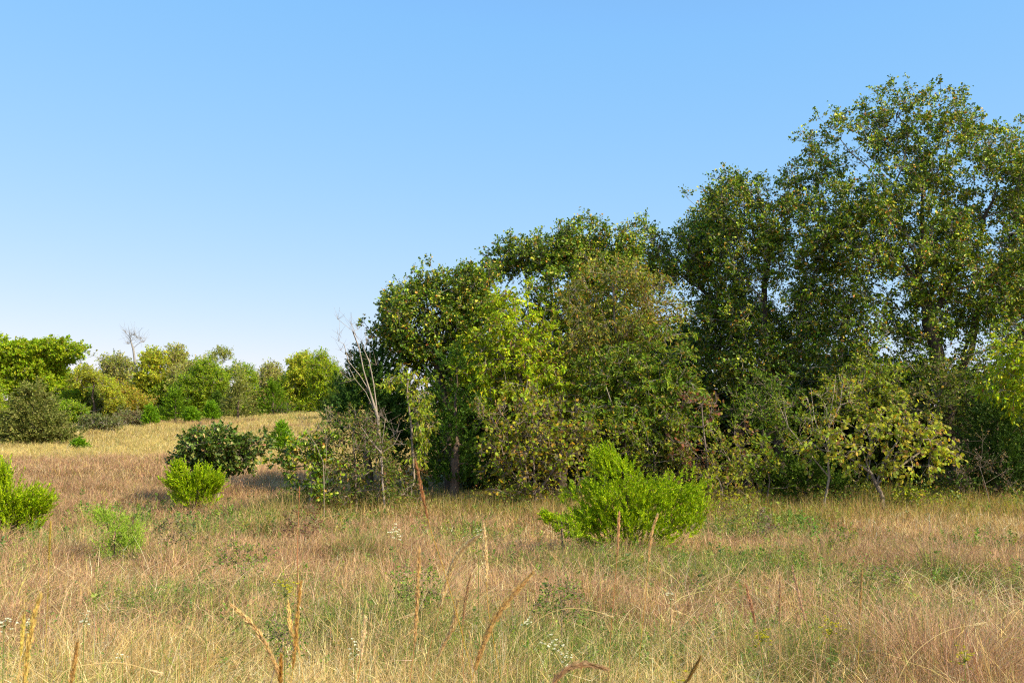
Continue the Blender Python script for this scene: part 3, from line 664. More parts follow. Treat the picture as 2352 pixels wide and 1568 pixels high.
bare_tree("dead_tree", 20.6, (876, 1110), [(874, 1040), (868, 960), (850, 900), (835, 850), (825, 800), (810, 760)],
    [[(868, 960), (858, 880), (848, 830), (835, 800)], [(850, 900), (825, 860), (800, 830), (790, 790)], [(868, 960), (840, 900), (815, 870), (800, 840)]],
    [(795, 745), (812, 752), (780, 790), (775, 770), (800, 740), (820, 765), (790, 800), (830, 790), (845, 820), (810, 820), (800, 870), (785, 855), (855, 850), (840, 780)],
    "leaning dead tree with bare grey branches at the left end of the wood", 26, .034)
bare_tree("dead_bush", 20.1, (878, 1120), [(877, 1060), (876, 1040)],
    [[(876, 1040), (850, 1010), (830, 980)], [(876, 1040), (905, 1020), (920, 990)], [(876, 1040), (880, 1000), (885, 960)], [(876, 1042), (840, 1035)]],
    [(830, 980), (845, 960), (860, 975), (850, 1000), (885, 955), (900, 970), (915, 990), (925, 1015), (835, 1010), (825, 1030), (870, 960), (905, 1000)],
    "small bare branched shrub beneath the leaning dead tree", 27, .02, category='bush', col=(.32, .25, .21), twn=7, twl=.3, bias=(0, 0, .6))
bare_tree("bare_sapling", 19.6, (748, 1105), [(742, 1060), (725, 1020), (705, 990)], [[(748, 1100), (750, 1040), (748, 990), (752, 960)], [(752, 1100), (765, 1060), (768, 1030)]],
    [(705, 985), (695, 975), (715, 1000), (750, 955), (758, 975), (740, 985), (770, 1025), (690, 1010), (720, 980)],
    "pale bare stems fanning up from the grass at the left end of the wood", 28, .010, category='sapling', col=(.26, .20, .15), r_tip=.003)
MIX = [((.15, .21, .03), 4), ((.27, .29, .04), 2), ((.28, .18, .09), 2.5), ((.09, .15, .02), 2)]
broadleaf("thicket_bush", 20.4, (820, 1125), [(815, 1060), (810, 1000)],
    [(790, 985, 60, 40), (760, 1040, 60, 45), (845, 1000, 50, 45), (830, 1060, 60, 40), (870, 1050, 40, 40), (790, 1080, 60, 25), (890, 1090, 50, 25), (700, 1118, 50, 25), (770, 1130, 60, 25), (860, 1135, 70, 25), (940, 1135, 40, 22)],
    "mixed green and brown bush at the left end of the wood", category='bush', dens=11, per=28, size=.08, kind='lance', pal=MIX, r_base=.03, clump=.22, seed=31, twigs=8, csmall=(.26, .20, .16), mat=M_LEAF, gap=.38, twig=.004)
broadleaf("scrub_oak", 20.0, (722, 1125), [(722, 1090), (715, 1060)],
    [(700, 1045, 45, 28), (665, 1075, 28, 16), (725, 1015, 40, 25), (675, 1100, 28, 12), (755, 1075, 30, 18), (730, 1092, 22, 12), (710, 1125, 45, 16), (690, 1060, 60, 30)],
    "low dark oak bush reaching out over the grass at the left end of the wood", category='bush', dens=14, per=34, size=.085, kind='oak', pal=OAK_PAL, r_base=.03, clump=.20, seed=32, gap=.30)
broadleaf("elm", 20.9, (950, 1110), [(948, 1040), (945, 980), (935, 900)],
    [(950, 925, 32, 30), (965, 985, 28, 35), (920, 860, 40, 22), (955, 1040, 22, 22), (970, 880, 25, 20)],
    "small elm sapling with hanging yellow green leaves left of the tall redcedar", dens=20, per=34, size=.085, kind='lance', pal=[((.34, .40, .03), 4), ((.22, .30, .03), 2), ((.42, .34, .04), 1)], r_base=.03, clump=.2, seed=33, droop=.6, mat=M_LEAF, up=.1, csmall=(.3, .23, .18))

# ------------------------------------------------------------------ shrubs in the meadow
JUN = [((.33, .46, .006), 5), ((.19, .31, .006), 4), ((.48, .56, .010), 2), ((.40, .34, .08), .6)]
cedar("juniper", 14.4, (1450, 1290), [(1440, 1150, 95, 60), (1410, 1090, 45, 38), (1395, 1062, 22, 18), (1345, 1150, 52, 32), (1480, 1180, 120, 55), (1560, 1135, 62, 40), (1580, 1175, 48, 42), (1430, 1220, 95, 34), (1530, 1215, 70, 32), (1365, 1190, 60, 28),
    (1450, 1250, 110, 30), (1490, 1140, 70, 40), (1330, 1215, 50, 20)],
    "large bright green juniper bush standing alone in front of the wood", dens=85, per=44, plume=.19, blade=.055, bw=.0055, pal=JUN, seed=40, category='juniper', r_base=.03, shell=.36, spread=.5, gap=.36, up=1.0, out=.6, top=(1440, 1130), gsc=4)
cedar("juniper", 13.4, (1300, 1260), [(1285, 1205, 26, 14), (1310, 1225, 18, 14), (1262, 1190, 12, 8)],
    "small sparse juniper sprig at the left foot of the large bright juniper", dens=200, per=18, plume=.09, blade=.05, bw=.0055, pal=JUN, seed=41, category='juniper', r_base=.012, top=(1290, 1200), gsc=3)
cedar("juniper", 21.2, (447, 1190), [(430, 1108, 30, 18), (468, 1112, 24, 16), (412, 1122, 20, 18), (450, 1132, 40, 20), (488, 1125, 16, 12), (450, 1155, 44, 18), (420, 1095, 10, 8)],
    "bright green juniper in front of the dark scrub oak", dens=55, per=44, plume=.30, blade=.07, bw=.0075, pal=JUN, seed=42, category='juniper', r_base=.03, shell=.42, up=1.15, out=.65, spread=.42, top=(445, 1100), gsc=3)
cedar("juniper", 17.0, (25, 1230), [(8, 1140, 26, 26), (12, 1108, 8, 14), (55, 1162, 34, 16), (0, 1170, 45, 26), (84, 1176, 18, 10), (40, 1190, 50, 16), (30, 1212, 60, 18)],
    "yellowish green juniper at the left picture edge", dens=55, per=44, plume=.32, blade=.07, bw=.0068, pal=JUN, seed=43, category='juniper', r_base=.03, up=1.15, out=.65, spread=.42, top=(14, 1110), gsc=3)
FE = [((.32, .45, .04), 5), ((.24, .38, .03), 3), ((.42, .48, .10), 1)]
cedar("feathery_weed", 13.6, (265, 1290), [(258, 1210, 34, 26), (285, 1235, 38, 28), (235, 1200, 24, 18), (300, 1255, 30, 24), (265, 1270, 50, 24)],
    "feathery lime green weed clump near the left juniper", dens=420, per=18, plume=.16, blade=.05, bw=.0035, pal=FE, seed=44, category='weed clump', r_base=.008, up=1.2, out=.35, top=(265, 1215), gsc=3)
broadleaf("scrub_oak", 22.6, (500, 1150), [(502, 1110), (498, 1075), (490, 1050)],
    [(485, 1005, 50, 22), (445, 1025, 36, 18), (530, 1045, 50, 24), (450, 1060, 45, 22), (500, 1070, 55, 16), (570, 1035, 28, 16), (565, 1065, 26, 16), (590, 1012, 32, 14), (550, 1018, 26, 16), (500, 1035, 75, 30), (430, 1050, 30, 25), (540, 1065, 50, 20)],
    "dark glossy scrub oak standing alone behind the small bright juniper", category='tree', dens=30, per=34, size=.095, kind='oak', r_base=.04, clump=.22, seed=45, gap=.30, csmall=(.34, .27, .2),
    pal=[((.12, .19, .02), 5), ((.08, .14, .02), 4), ((.28, .30, .07), 2.2), ((.50, .32, .14), .8)], limbs=[[(498, 1075), (550, 1040), (600, 1010)], [(502, 1100), (450, 1060), (415, 1050)]])

# ------------------------------------------------------------------ cedars on the slope
OLIVE = [((.21, .22, .05), 5), ((.13, .16, .03), 4), ((.32, .30, .10), 2)]
MIDJ = [((.17, .32, .010), 5), ((.10, .21, .010), 3), ((.25, .40, .015), 2)]
DCED = [((.15, .26, .008), 5), ((.09, .17, .008), 4), ((.22, .33, .015), 1.5)]
def slope_cedar(x, top, w, bottom, Y, lab, pal, seed, dens=60, plume=.30, blade=.13, bw=.022, up=.7, out=1.0, per=16):
    h = bottom - top; lob = []
    for k, (f, g) in enumerate([(.10, .18), (.28, .42), (.5, .68), (.72, .9), (.9, .92)]):
        lob.append((x, top + h * f, w * .5 * g, h * .16))
    lob.append((x, bottom - 2, w * .42, h * .12))
    cedar("eastern_redcedar", Y, (x, bottom + 4), lob, lab, dens=dens, per=per, plume=plume, blade=blade, bw=bw, pal=pal, seed=seed, r_base=.07, group="redcedars scattered on the far slope",
          up=up, out=out, shell=.4, top=(x, top + 5), nst=40, gap=.2)
slope_cedar(75, 892, 190, 1034, 44, "broad olive redcedar at the left picture edge behind the grassy rise", OLIVE, 60, dens=26, plume=.45, blade=.17, bw=.022, up=.35, out=1.2, per=20)
slope_cedar(182, 1016, 56, 1050, 41, "little bright redcedar at the right foot of the broad olive one", MIDJ, 61, dens=60, plume=.2, blade=.12)
slope_cedar(345, 938, 42, 996, 58, "small lone bright redcedar left of the rounded pair", MIDJ, 62, dens=26)
slope_cedar(403, 900, 108, 985, 62, "rounded mid green redcedar of a touching pair on the far slope", DCED, 63, dens=16)
slope_cedar(441, 945, 48, 984, 60, "low bright redcedar touching the rounded mid green one", MIDJ, 64, dens=26)
slope_cedar(487, 930, 38, 976, 62, "small pointed redcedar on the far slope left of the broad olive dome", MIDJ, 65, dens=26)
slope_cedar(546, 882, 108, 974, 64, "broad dome shaped olive redcedar in the middle of the far slope", OLIVE, 66, dens=14)
slope_cedar(627, 880, 96, 962, 68, "bright green redcedar on the skyline of the slope beside a bare grey bush", DCED, 67, dens=15)
slope_cedar(645, 978, 66, 1042, 40, "round green redcedar close behind the branch tip of the lone scrub oak", MIDJ, 68, dens=42, plume=.24, blade=.12, bw=.015)
slope_cedar(500, 905, 50, 960, 73, "dark redcedar squeezed behind the broad dome shaped one", [((.08, .14, .015), 4), ((.12, .19, .02), 2)], 69, dens=18)
slope_cedar(775, 870, 90, 985, 60, "dark green redcedar where the far slope meets the wood", [((.09, .15, .02), 4), ((.13, .2, .02), 2)], 70, dens=14)

# ------------------------------------------------------------------ far tree line
YGF = [((.33, .44, .016), 5), ((.22, .33, .016), 3), ((.48, .48, .03), 2)]
TAN = [((.42, .42, .10), 4), ((.32, .36, .06), 3), ((.48, .39, .18), 1.5)]
YEL = [((.46, .48, .04), 5), ((.32, .38, .03), 3), ((.55, .42, .05), 1)]
DKG = [((.26, .38, .018), 5), ((.17, .27, .018), 3), ((.46, .48, .03), 1.8)]
ORG = [((.40, .38, .04), 4), ((.52, .30, .06), 2), ((.32, .36, .03), 3)]
def far_tree(x, top, w, bot, Y, lab, pal, seed, dens=3.4, size=.14, per=40, r=.14, gap=.54, clump=.55, twig=.012, lobes=None, csm=(.25, .21, .17), wd=True, cat='tree', name="far_tree"):
    h = bot - top
    if lobes is None:
        rg = np.random.default_rng(seed + 1000)
        lobes = [(x + rg.uniform(-.22, .22) * w, top + h * f, w * g * .5 * rg.uniform(.8, 1.1), h * .17) for f, g in ((.16, .5), (.32, .8), (.5, .9), (.62, .75), (.34, .6), (.78, .6))]
    broadleaf(name, Y, (x, bot + 12), [(x + 2, bot - h * .25), (x - 3, bot - h * .5), (x, top + h * .3)], lobes, lab, category=cat, group="trees and bushes of the far tree line", dens=dens * 2.0, per=int(per * 2.0), size=size * .8,
              kind='simple', pal=pal, r_base=r, clump=clump, seed=seed, twig=twig, mat=M_LEAF, gap=gap, csmall=csm, gsc=.45, wood_parts=wd)
far_tree(100, 778, 220, 960, 78, "broad yellow green oak at the left end of the far tree line", YGF, 80, dens=2.4, size=.24, per=46, r=.22, lobes=[(60, 815, 55, 28), (130, 808, 60, 24), (20, 840, 40, 30), (175, 835, 34, 34), (100, 850, 90, 28), (60, 885, 60, 24), (150, 880, 45, 18), (-40, 830, 60, 50)])
far_tree(250, 798, 120, 950, 84, "thin greyish tan tree right of the broad yellow green oak", TAN, 81, per=16, size=.2, dens=1.4)
far_tree(330, 785, 80, 950, 80, "pale yellow tree with the tallest crown of the far line", YEL, 82, per=34, size=.22, dens=1.6, lobes=[(325, 800, 26, 18), (345, 815, 26, 22), (315, 830, 24, 20), (345, 850, 36, 30), (320, 880, 30, 20)])
bare_tree("bare_tree", 82, (312, 950), [(312, 870), (306, 800)], [[(306, 800), (298, 775)], [(306, 800), (325, 785)]], [(292, 765), (300, 772), (310, 768), (322, 778), (300, 785), (328, 785), (296, 790), (315, 775)],
    "bare grey treetop sticking up above the pale yellow far tree", 83, .09, col=(.30, .27, .25), r_tip=.014, twn=14, twl=1.0, group="trees and bushes of the far tree line")
far_tree(385, 800, 100, 950, 82, "tan leaved tree right of the pale yellow one", TAN, 84, per=22, size=.2)
far_tree(425, 815, 110, 950, 80, "brownish grey twiggy tree in the middle of the far line", TAN, 85, per=18, size=.2)
far_tree(455, 835, 110, 950, 76, "dense olive tree in front of the twiggy brownish one", DKG, 86, per=50)
far_tree(505, 808, 120, 960, 78, "olive and tan tree with a cedar-like right shoulder", [((.28, .33, .04), 4), ((.40, .40, .08), 3)], 87, per=40)
far_tree(545, 828, 70, 955, 80, "narrow dark green tree at the right end of the middle clump", DKG, 88, per=50)
far_tree(215, 850, 110, 975, 74, "golden green bush below the thin greyish tan tree", YEL, 89, per=46)
far_tree(180, 890, 80, 975, 76, "dark green bush just behind the broad olive redcedar", DKG, 90, per=50, cat='bush', name="far_bush")
far_tree(280, 880, 100, 975, 78, "yellow green bush with orange patches left of the lone bright redcedar", ORG, 91, per=46, cat='bush', name="far_bush")
far_tree(240, 905, 90, 985, 76, "leafy green bush at the left foot of the far line", [((.16, .21, .04), 4), ((.24, .26, .05), 2)], 92, per=44, cat='bush', name="far_bush")
far_tree(330, 880, 90, 970, 79, "yellow bush under the pale yellow far tree", YEL, 93, per=46, cat='bush', name="far_bush")
far_tree(385, 870, 70, 960, 80, "mixed green bush behind the rounded mid green redcedar", DKG, 94, per=46, cat='bush', name="far_bush")
far_tree(455, 895, 90, 965, 80, "orange brown bush between the rounded redcedar and the broad dome", ORG, 95, per=40, cat='bush', name="far_bush")
far_tree(595, 885, 50, 955, 84, "grey brown thin bush in the low gap of the skyline", TAN, 96, per=16, size=.18, cat='bush', name="far_bush")
far_tree(625, 835, 80, 955, 84, "thin twiggy grey tree just right of the skyline gap", TAN, 97, per=12, size=.18)
far_tree(690, 818, 120, 960, 76, "yellow green tree with pale twigs right of the skyline gap", [((.42, .48, .03), 4), ((.52, .50, .06), 2)], 98, per=34, size=.2)
far_tree(750, 818, 80, 975, 72, "bright yellow green tree where the far line meets the wood", YGF, 99, per=44)
far_tree(720, 890, 80, 980, 76, "green bush below the yellow green trees beside the wood", YGF, 100, per=44, cat='bush', name="far_bush")
far_tree(-40, 870, 120, 990, 70, "yellow green bush at the left picture edge behind the broad redcedar", YGF, 101, per=46, cat='bush', name="far_bush")
far_tree(300, 948, 130, 985, 60, "low greyish brown bush along the top of the field", [((.24, .19, .10), 4), ((.2, .22, .06), 2)], 102, per=30, size=.14, clump=.4, dens=4, cat='bush', name="far_bush")
far_tree(215, 955, 110, 995, 54, "low dull green bush beside the broad olive redcedar", [((.2, .2, .07), 4), ((.14, .19, .05), 2)], 103, per=30, size=.13, clump=.4, dens=4, cat='bush', name="far_bush")
far_tree(650, 928, 46, 958, 68, "bare dark grey bush in front of the skyline redcedar", [((.17, .14, .12), 4), ((.2, .18, .1), 2)], 104, per=24, size=.07, clump=.35, dens=12, twig=.01, csm=(.16, .14, .13), cat='bush', name="far_bush", wd=False)
far_tree(840, 850, 120, 980, 70, "far yellow green tree showing behind the leaning dead tree", YGF, 105, per=40)
for i, (x, tp, lab) in enumerate([(60, 880, "green tree filling in behind the broad yellow green oak"), (420, 880, "green tree filling in behind the middle of the far line"), (560, 905, "low green tree filling in behind the skyline gap"), (700, 880, "green tree filling in behind the yellow green trees"), (240, 870, "green tree filling in behind the thin tan tree")]):
    far_tree(x, tp, 210, 985, 96, lab, DKG, 110 + i, per=40, size=.34, dens=1.0, clump=.7)

# ------------------------------------------------------------------ tall seed-head stalks and flowers near the camera
GS, OS, RS = (.40, .42, .06), (.64, .42, .13), (.52, .24, .11)
def smooth(pts, n=22):
    pts = np.asarray(pts, float); k = len(pts)
    if k < 3: pts = np.array([pts[0], (pts[0] + pts[-1]) / 2, pts[-1]]); k = 3
    t = np.linspace(0, k - 1, n); out = []
    for q in t:
        i = min(int(q), k - 2); f = q - i
        p0, p1, p2, p3 = pts[max(i - 1, 0)], pts[i], pts[i + 1], pts[min(i + 2, k - 1)]
        out.append(.5 * ((2 * p1) + (p2 - p0) * f + (2 * p0 - 5 * p1 + 4 * p2 - p3) * f * f + (3 * p1 - p0 - 3 * p2 + p3) * f ** 3))
    return np.array(out)
def stalk(Y, pts, head, label, seed, stem0=GS, stem1=OS, hcol=(.66, .42, .17), hw=.011, r=.0022, leaf=None, group="tall seed-head grass stalks", bristle=.022, dens=1.0):
    rng = np.random.default_rng(seed)
    W = [P(x, y, Y + .12 * math.sin(seed * 1.7) * k / len(pts)) for k, (x, y) in enumerate(pts)]
    d0 = W[0] - W[1]; d0 = d0 / max(np.linalg.norm(d0), 1e-6); hh = W[0][2] - float(H(W[0][0], W[0][1]))
    g0 = np.array([W[0][0] + np.clip(d0[0] * hh * .5, -.25, .25), W[0][1], 0.]); g0[2] = float(H(g0[0], g0[1]))
    root = thing("seed_head_stalk", g0, label, "grass stalk", group)
    seg = np.mean([np.linalg.norm(W[k + 1] - W[k]) for k in range(len(W) - 1)]); ni = max(1, int(round(hh / seg)))
    low = [g0 - [0, 0, .02]] + [g0 + (W[0] - g0) * (k / ni) + np.array([math.sin(k / ni * math.pi) * .02 * math.sin(seed), 0, 0]) for k in range(1, ni)]
    C = smooth(low + W, 60); L = np.concatenate([[0], np.cumsum(np.linalg.norm(np.diff(C, axis=0), axis=1))]); u = L / L[-1]
    st = Acc(); n0 = st.nv
    rad = r * (1 - .6 * u)
    tube(st, C, rad, 5, (0, 0, 0))
    zz = np.repeat(np.clip((u - .35) / .4, 0, 1), 5)[:, None]
    st.c[-1] = (np.array(stem0) * (1 - zz) + np.array(stem1) * zz).astype(np.float32)
    st.build("stem", M_WEED, root)
    if head > 0:
        hl = head * M(Y); u0 = 1 - hl / L[-1]; n = int(1000 * hl / .25 * dens)
        t = u0 + (1 - u0) * rng.uniform(0, 1, n); c = np.stack([np.interp(t, u, C[:, k]) for k in range(3)], -1)
        c2 = np.stack([np.interp(t + .01, u, C[:, k]) for k in range(3)], -1); c1 = np.stack([np.interp(t - .01, u, C[:, k]) for k in range(3)], -1)
        ax = unit(c2 - c1); f = (t - u0) / (1 - u0); prof = np.sin(np.clip(f * .92 + .06, 0, 1) * math.pi) ** .6 * (.45 + 1.1 * noise3(np.stack([f * 14, f * 0, f * 0 + seed], -1), 2))
        side = rng.normal(size=c.shape); side = unit(side - ax * np.sum(side * ax, -1, keepdims=True))
        hw_ = hw * .5
        p = c + side * (hw_ * prof * rng.uniform(0, 1, n))[:, None]
        d = unit(ax + side * rng.uniform(.03, .30, (n, 1)) * rng.choice([1, 2.2], (n, 1), p=[.8, .2]))
        l = bristle * rng.uniform(.3, .9, (n, 1)); w = unit(np.cross(d, rng.normal(size=d.shape))) * .0014
        V = np.stack([p, p + d * l * .35 + w, p + d * l, p + d * l * .35 - w], 1)
        h_ = Acc(); h_.add(V, [[0, 1, 2], [0, 2, 3]], np.array(hcol) * rng.normal(1, .2, (n, 1)).clip(.5, 1.6) * rng.normal(1, .06, (n, 3)))
        h_.build("seed_head", M_GRASS, root)
    if leaf:
        lf = Acc()
        for (t, az, ln, wd, cl) in leaf:
            q = np.array([[np.interp(t, u, C[:, k]) for k in range(3)]])
            add_blades(lf, rng, q, np.array([ln]), np.array([az]), np.array([.35]), np.array([.5]), np.array([wd]), np.array([cl], float), 6, sag=.1)
        lf.build("leaf", M_GRASS, root)
TANH, GOLD, BRN, PK = (.85, .66, .38), (.66, .40, .12), (.36, .21, .10), (.62, .36, .22)
stalk(4.3, [(1150, 1568), (1122, 1400), (1117, 1300), (1111, 1208)], 125, "upright stalk with a pale plump seed head, tallest in the middle foreground", 201, stem1=(.62, .36, .05), hcol=(.88, .66, .36), hw=.020, dens=1.6, leaf=[(.35, 1.4, .35, .010, (.3, .42, .05))])
stalk(3.9, [(968, 1568), (1000, 1440), (1028, 1330), (1058, 1265), (1100, 1230)], 190, "stalk with a pale tan seed head arching over to the right below the plump one", 202, stem1=RS, hcol=(.88, .66, .36), hw=.018, dens=2.2)
stalk(3.0, [(1075, 1600), (1110, 1480), (1150, 1400), (1222, 1316)], 260, "stalk with a long golden brown seed head bent far to the right", 203, stem1=OS, hcol=(.80, .54, .22), hw=.016, dens=1.8, r=.003)
stalk(4.5, [(1398, 1568), (1404, 1440), (1418, 1270), (1422, 1180)], 95, "straight green stalk with a slim reddish head in front of the juniper", 204, stem0=(.14, .26, .04), stem1=(.50, .20, .06), hcol=(.70, .42, .20), hw=.010)
stalk(4.5, [(1462, 1568), (1482, 1380), (1494, 1240), (1510, 1183)], 110, "orange stalk leaning slightly right in front of the juniper", 205, stem0=(.3, .36, .05), stem1=(.60, .34, .06), hcol=(.76, .52, .24), hw=.012)
stalk(3.6, [(1085, 1568), (1060, 1450), (1020, 1310), (985, 1200), (955, 1060)], 130, "long stalk crossing to the left with a thin rust red tip before the dark gap", 206, stem0=(.42, .44, .04), stem1=(.56, .36, .05), hcol=(.52, .26, .12), hw=.008)
stalk(2.6, [(55, 1600), (62, 1500), (75, 1430), (92, 1370)], 200, "thick golden seed head, nearest the lower left corner", 207, hcol=(.80, .58, .18), hw=.015)
stalk(2.8, [(42, 1568), (48, 1500), (55, 1418)], 90, "thin green and gold stalk beside the thick golden seed head", 208, hcol=(.60, .45, .10), hw=.008)
stalk(2.7, [(160, 1600), (168, 1540), (178, 1475)], 110, "short dark orange seed head at the bottom left", 209, hcol=(.66, .42, .15), hw=.010)
stalk(5.2, [(106, 1450), (110, 1360), (112, 1290), (116, 1200)], 90, "thin golden stalk standing upright below the left juniper", 210, stem1=(.58, .42, .06), hcol=(.6, .45, .1), hw=.006)
stalk(2.9, [(655, 1600), (625, 1510), (585, 1440), (535, 1392)], 210, "rust brown seed head arching to the left near the bottom", 211, hcol=(.70, .48, .20), hw=.013)
stalk(3.1, [(700, 1600), (688, 1500), (668, 1445), (662, 1385)], 120, "orange stalk leaning left beside the crossing pair", 212, hcol=(.78, .54, .20), hw=.010)
stalk(3.1, [(665, 1600), (678, 1480), (684, 1400), (690, 1340)], 200, "orange stalk leaning right that crosses its neighbour", 213, hcol=(.74, .48, .16), hw=.012)
stalk(2.9, [(640, 1610), (644, 1570), (645, 1510)], 80, "short orange head low between the arching and crossing stalks", 214, hcol=(.56, .30, .07), hw=.009)
stalk(3.4, [(942, 1568), (952, 1480), (958, 1380), (963, 1262)], 210, "upright dark orange seed head left of the arching tan one", 215, stem1=RS, hcol=(.70, .46, .19), hw=.012)
stalk(4.2, [(1066, 1568), (1062, 1480), (1066, 1400), (1080, 1322)], 110, "short brown stalk between the plump and the arching tan heads", 216, stem1=RS, hcol=(.50, .32, .16), hw=.010)
stalk(4.6, [(1758, 1568), (1748, 1500), (1735, 1430), (1713, 1343)], 90, "pinkish stalk leaning left, first of the four at lower right", 217, stem1=PK, hcol=PK, hw=.010)
stalk(4.6, [(1790, 1568), (1790, 1450), (1792, 1325)], 110, "perfectly upright pale stalk at lower right", 218, stem1=(.6, .42, .2), hcol=(.62, .42, .24), hw=.008)
stalk(4.4, [(1882, 1568), (1868, 1490), (1850, 1425), (1820, 1305)], 120, "long pale stalk leaning left beside the goldenrod", 219, stem1=(.62, .40, .22), hcol=(.66, .44, .28), hw=.009)
stalk(4.7, [(1970, 1568), (1974, 1450), (1976, 1390), (1980, 1310)], 95, "upright golden stalk right of the goldenrod", 220, stem1=(.6, .42, .08), hcol=(.62, .42, .18), hw=.009)
stalk(4.4, [(2252, 1568), (2232, 1490), (2210, 1432)], 0, "bare reddish stem leaning left at the lower right", 221, stem0=(.45, .22, .10), stem1=(.5, .2, .12))
stalk(3.6, [(818, 1600), (828, 1520), (834, 1470), (838, 1420)], 95, "stalk with a ragged tan head near the white flowers", 222, stem1=(.6, .3, .08), hcol=TANH, hw=.014)
stalk(2.3, [(1255, 1610), (1280, 1555), (1330, 1525), (1390, 1535)], 190, "dark brown seed head drooping at the bottom of the picture", 223, stem1=BRN, hcol=BRN, hw=.012)
stalk(3.0, [(1555, 1600), (1580, 1560), (1608, 1510)], 100, "brown seed head slanting right at the bottom edge", 224, hcol=(.5, .32, .1), hw=.009)
stalk(3.8, [(985, 1600), (1010, 1500), (1040, 1440), (1052, 1380)], 140, "loose pale seed head low behind the arching tan one", 225, hcol=(.86, .64, .34), hw=.016, dens=1.8)
stalk(4.4, [(1535, 1568), (1540, 1470), (1542, 1400)], 60, "thin pale stalk at the right foot of the orange one before the juniper", 226, stem1=(.66, .5, .25), hcol=(.7, .5, .28), hw=.006)
stalk(9.0, [(683, 1260), (686, 1180), (688, 1120)], 30, "thin red weed stem below the left end of the wood", 227, stem0=RS, stem1=RS, hcol=RS, hw=.008, r=.006)
stalk(46, [(298, 1078), (285, 1062), (268, 1040)], 0, "dead stick leaning left in the open yellow field", 228, stem0=(.2, .13, .08), stem1=(.2, .13, .08), r=.04, group="dead sticks in the field")

def flower(Y, x, y, n, label, seed, cat, petal, spread, size, name, group):
    rng = np.random.default_rng(seed); c = P(x, y, Y); g0 = np.array([c[0] - .03, c[1], float(H(c[0], c[1]))])
    root = thing(name, g0, label, cat, group); st = Acc(); bl = Acc(); lv = Acc()
    top = c - np.array([0, 0, spread * .8]); tube(st, smooth([g0, (g0 + top) / 2 + [.02, 0, 0], top], 8), np.linspace(.003, .0016, 8), 5, (.2, .26, .06))
    pts = c + rng.normal(size=(n, 3)) * np.array([spread, spread, spread * 1.1]) * .55
    add_sticks(st, rng, np.repeat(top[None], n, 0), pts, .0012, np.tile([[.22, .28, .07]], (n, 1)))
    k = 9
    pp = np.repeat(pts, k, 0); az = rng.uniform(0, math.tau, n * k); ax = np.stack([np.cos(az), np.sin(az), rng.uniform(-.1, .9, n * k)], -1)
    add_leaves(bl, rng, pp, ax, size * rng.uniform(.7, 1.2, n * k), np.array(petal) * rng.normal(1, .06, (n * k, 1)), 'simple', 1.0)
    m = 18; t = rng.uniform(.2, .95, (m, 1)); q = g0 + (top - g0) * t
    add_leaves(lv, rng, q, rng.normal(size=(m, 3)) + [0, 0, .5], rng.uniform(.015, .035, m), pick(rng, [((.2, .3, .06), 1), ((.14, .22, .05), 1)], m), 'lance')
    st.build("stem", M_WEED, root); lv.build("foliage", M_WEED, root); bl.build("blossoms", M_WEED, root)
WH = (.82, .80, .72)
for i, (Y, x, y, n, s, lab) in enumerate([(4.0, 10, 1428, 14, .030, "white flower sprig cut by the left picture edge"), (4.0, 66, 1432, 16, .026, "white flower sprig behind the thick golden seed head"),
    (4.3, 193, 1420, 10, .020, "small white flower sprig right of the thick golden seed head"), (4.2, 815, 1490, 14, .032, "white flowers below the ragged tan seed head"),
    (4.4, 1272, 1482, 18, .035, "largest white flower cluster, right of the long bent seed head"), (4.6, 1300, 1512, 12, .030, "white flowers just below the largest cluster"),
    (5.0, 1212, 1428, 10, .024, "few white flowers above the long bent seed head"), (5.4, 1098, 1222, 7, .018, "tiny white blossoms at the tip of the arching tan head"),
    (7.5, 908, 1218, 12, .05, "distant white flower patch left of the upright plump seed head"), (4.6, 282, 1508, 7, .020, "scattered white blossoms near the bottom left"), (5.5, 1540, 1370, 10, .03, "faint white flowers under the right side of the juniper")]):
    flower(Y, x, y, n, lab, 300 + i, "wildflower", WH, s, .008 if Y < 7 else .014, "white_wildflower", "white wildflowers in the grass")
for i, (Y, x, y, n, s, lab) in enumerate([(4.8, 1748, 1462, 34, .032, "goldenrod between the first two pale stalks at lower right"), (4.8, 1905, 1438, 34, .045, "goldenrod right of the long leaning pale stalk"),
    (4.9, 2215, 1505, 30, .040, "goldenrod by the bare reddish stem"), (4.4, 655, 1352, 30, .04, "yellow green flowering weed behind the crossing orange stalks"), (3.4, 1560, 1572, 14, .035, "goldenrod at the bottom edge below the juniper")]):
    flower(Y, x, y, n, lab, 330 + i, "goldenrod", (.52, .46, .03), s, .009, "goldenrod", "goldenrod in the grass")

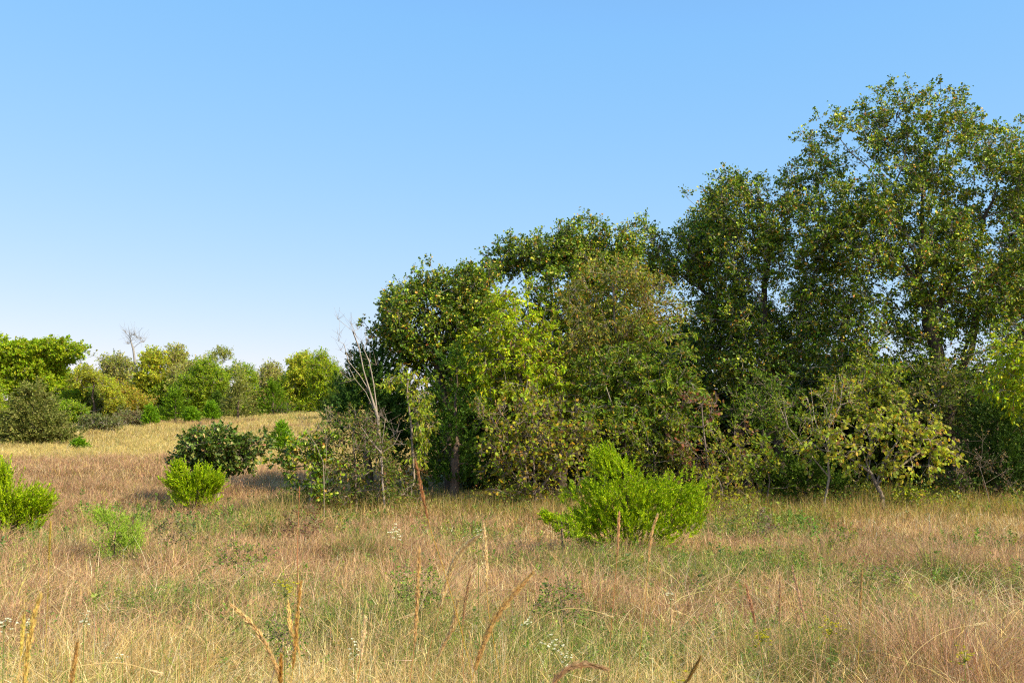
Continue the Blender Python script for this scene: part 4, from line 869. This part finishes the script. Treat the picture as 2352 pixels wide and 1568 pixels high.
# twiggy weeds standing in the grass
for i, (Y, x, y, w, h, pal, lab) in enumerate([
    (15.5, 700, 1195, 40, 40, [((.22, .10, .06), 3), ((.20, .22, .05), 2)], "dark reddish weed clump in the grass below the left end of the wood"),
    (14.6, 1345, 1232, 45, 30, [((.16, .12, .08), 4), ((.2, .22, .06), 1)], "dark dry weed tangle at the left foot of the large bright juniper"),
    (16, 1760, 1215, 30, 36, [((.24, .15, .12), 4), ((.22, .22, .06), 1)], "purplish brown weed clump right of the large bright juniper"),
    (17, 1690, 1180, 40, 36, [((.40, .42, .05), 3), ((.2, .24, .04), 2)], "yellow flecked weed clump between the juniper and the wood"),
    (14, 1920, 1232, 34, 26, [((.16, .24, .03), 3), ((.28, .3, .06), 2)], "dark green weed clump in the grass in front of the redbud"),
    (16, 1870, 1205, 16, 22, [((.12, .34, .03), 3)], "single vivid green seedling left of the redbud foot"),
    (13, 400, 1215, 40, 30, [((.18, .15, .07), 3), ((.2, .25, .04), 2)], "brownish weed clump right of the feathery lime weed"),
    (8.5, 960, 1345, 60, 45, [((.14, .24, .03), 3), ((.28, .36, .05), 2)], "leafy green weed patch behind the upright dark orange seed head"),
    (8.0, 1290, 1370, 60, 40, [((.13, .21, .03), 3), ((.26, .32, .05), 2)], "leafy green weed patch right of the long bent seed head"),
    (5.6, 655, 1440, 36, 60, [((.12, .24, .03), 3), ((.3, .4, .05), 2)], "small vivid green weed behind the crossing orange stalks"),
    (11, 560, 1280, 60, 30, [((.16, .25, .04), 3), ((.32, .36, .06), 2)], "broad green weed patch in the middle left of the meadow"),
    (11, 2020, 1330, 60, 30, [((.15, .22, .04), 3), ((.3, .3, .06), 2)], "green weed patch above the upright golden stalk at lower right")]):
    sc = min(1.0, Y / 14)
    broadleaf("weed_clump", Y, (x, y + h), [(x, y + h * .2)], [(x, y, w, h), (x - w * .5, y + h * .6, w * .6, h * .5), (x + w * .5, y + h * .6, w * .6, h * .5)], lab, category='weed clump', group="weed clumps in the grass",
        dens=70 / sc ** 2.2, r_tip=.0012, wig=.25, per=14, size=.034 * sc + .004, kind='simple', pal=pal, r_base=.005, clump=.10 * sc ** .5, seed=400 + i, twigs=5, mat=M_WEED, twig=.002, csmall=(.24, .17, .12), wood_parts=False, gap=.3, gsc=3)

for a in [(4.2, [(1150, 1568), (1172, 1490), (1225, 1430), (1284, 1400), (1345, 1398), (1402, 1415)], "thin straw stem arching right behind the large white flower cluster", 240),
          (3.4, [(120, 1600), (147, 1542), (213, 1524), (283, 1522), (367, 1545)], "thin straw stem bowed over near the bottom left corner", 241),
          (4.0, [(835, 1568), (850, 1455), (895, 1428), (950, 1410)], "thin straw stem bent right above the ragged tan head", 242),
          (4.4, [(1090, 1568), (1086, 1500), (1078, 1450)], "short pale stem left of the long bent seed head", 243),
          (4.6, [(1640, 1568), (1625, 1480), (1590, 1420), (1540, 1400)], "thin straw stem arching left between the juniper stalks and the first pinkish stalk", 244),
          (4.8, [(2060, 1568), (2100, 1500), (2170, 1450), (2260, 1430)], "thin straw stem arching right toward the bare reddish stem", 245)]:
    stalk(a[0], a[1], 26, a[2], a[3], stem0=(.55, .48, .16), stem1=(.82, .64, .34), hcol=(.82, .64, .36), hw=.005, r=.0022)

far_tree(160, 925, 90, 985, 66, "olive green bush between the broad olive redcedar and the dull low bush", DKG, 130, per=40, size=.14, clump=.4, dens=5, cat='bush', name="far_bush")
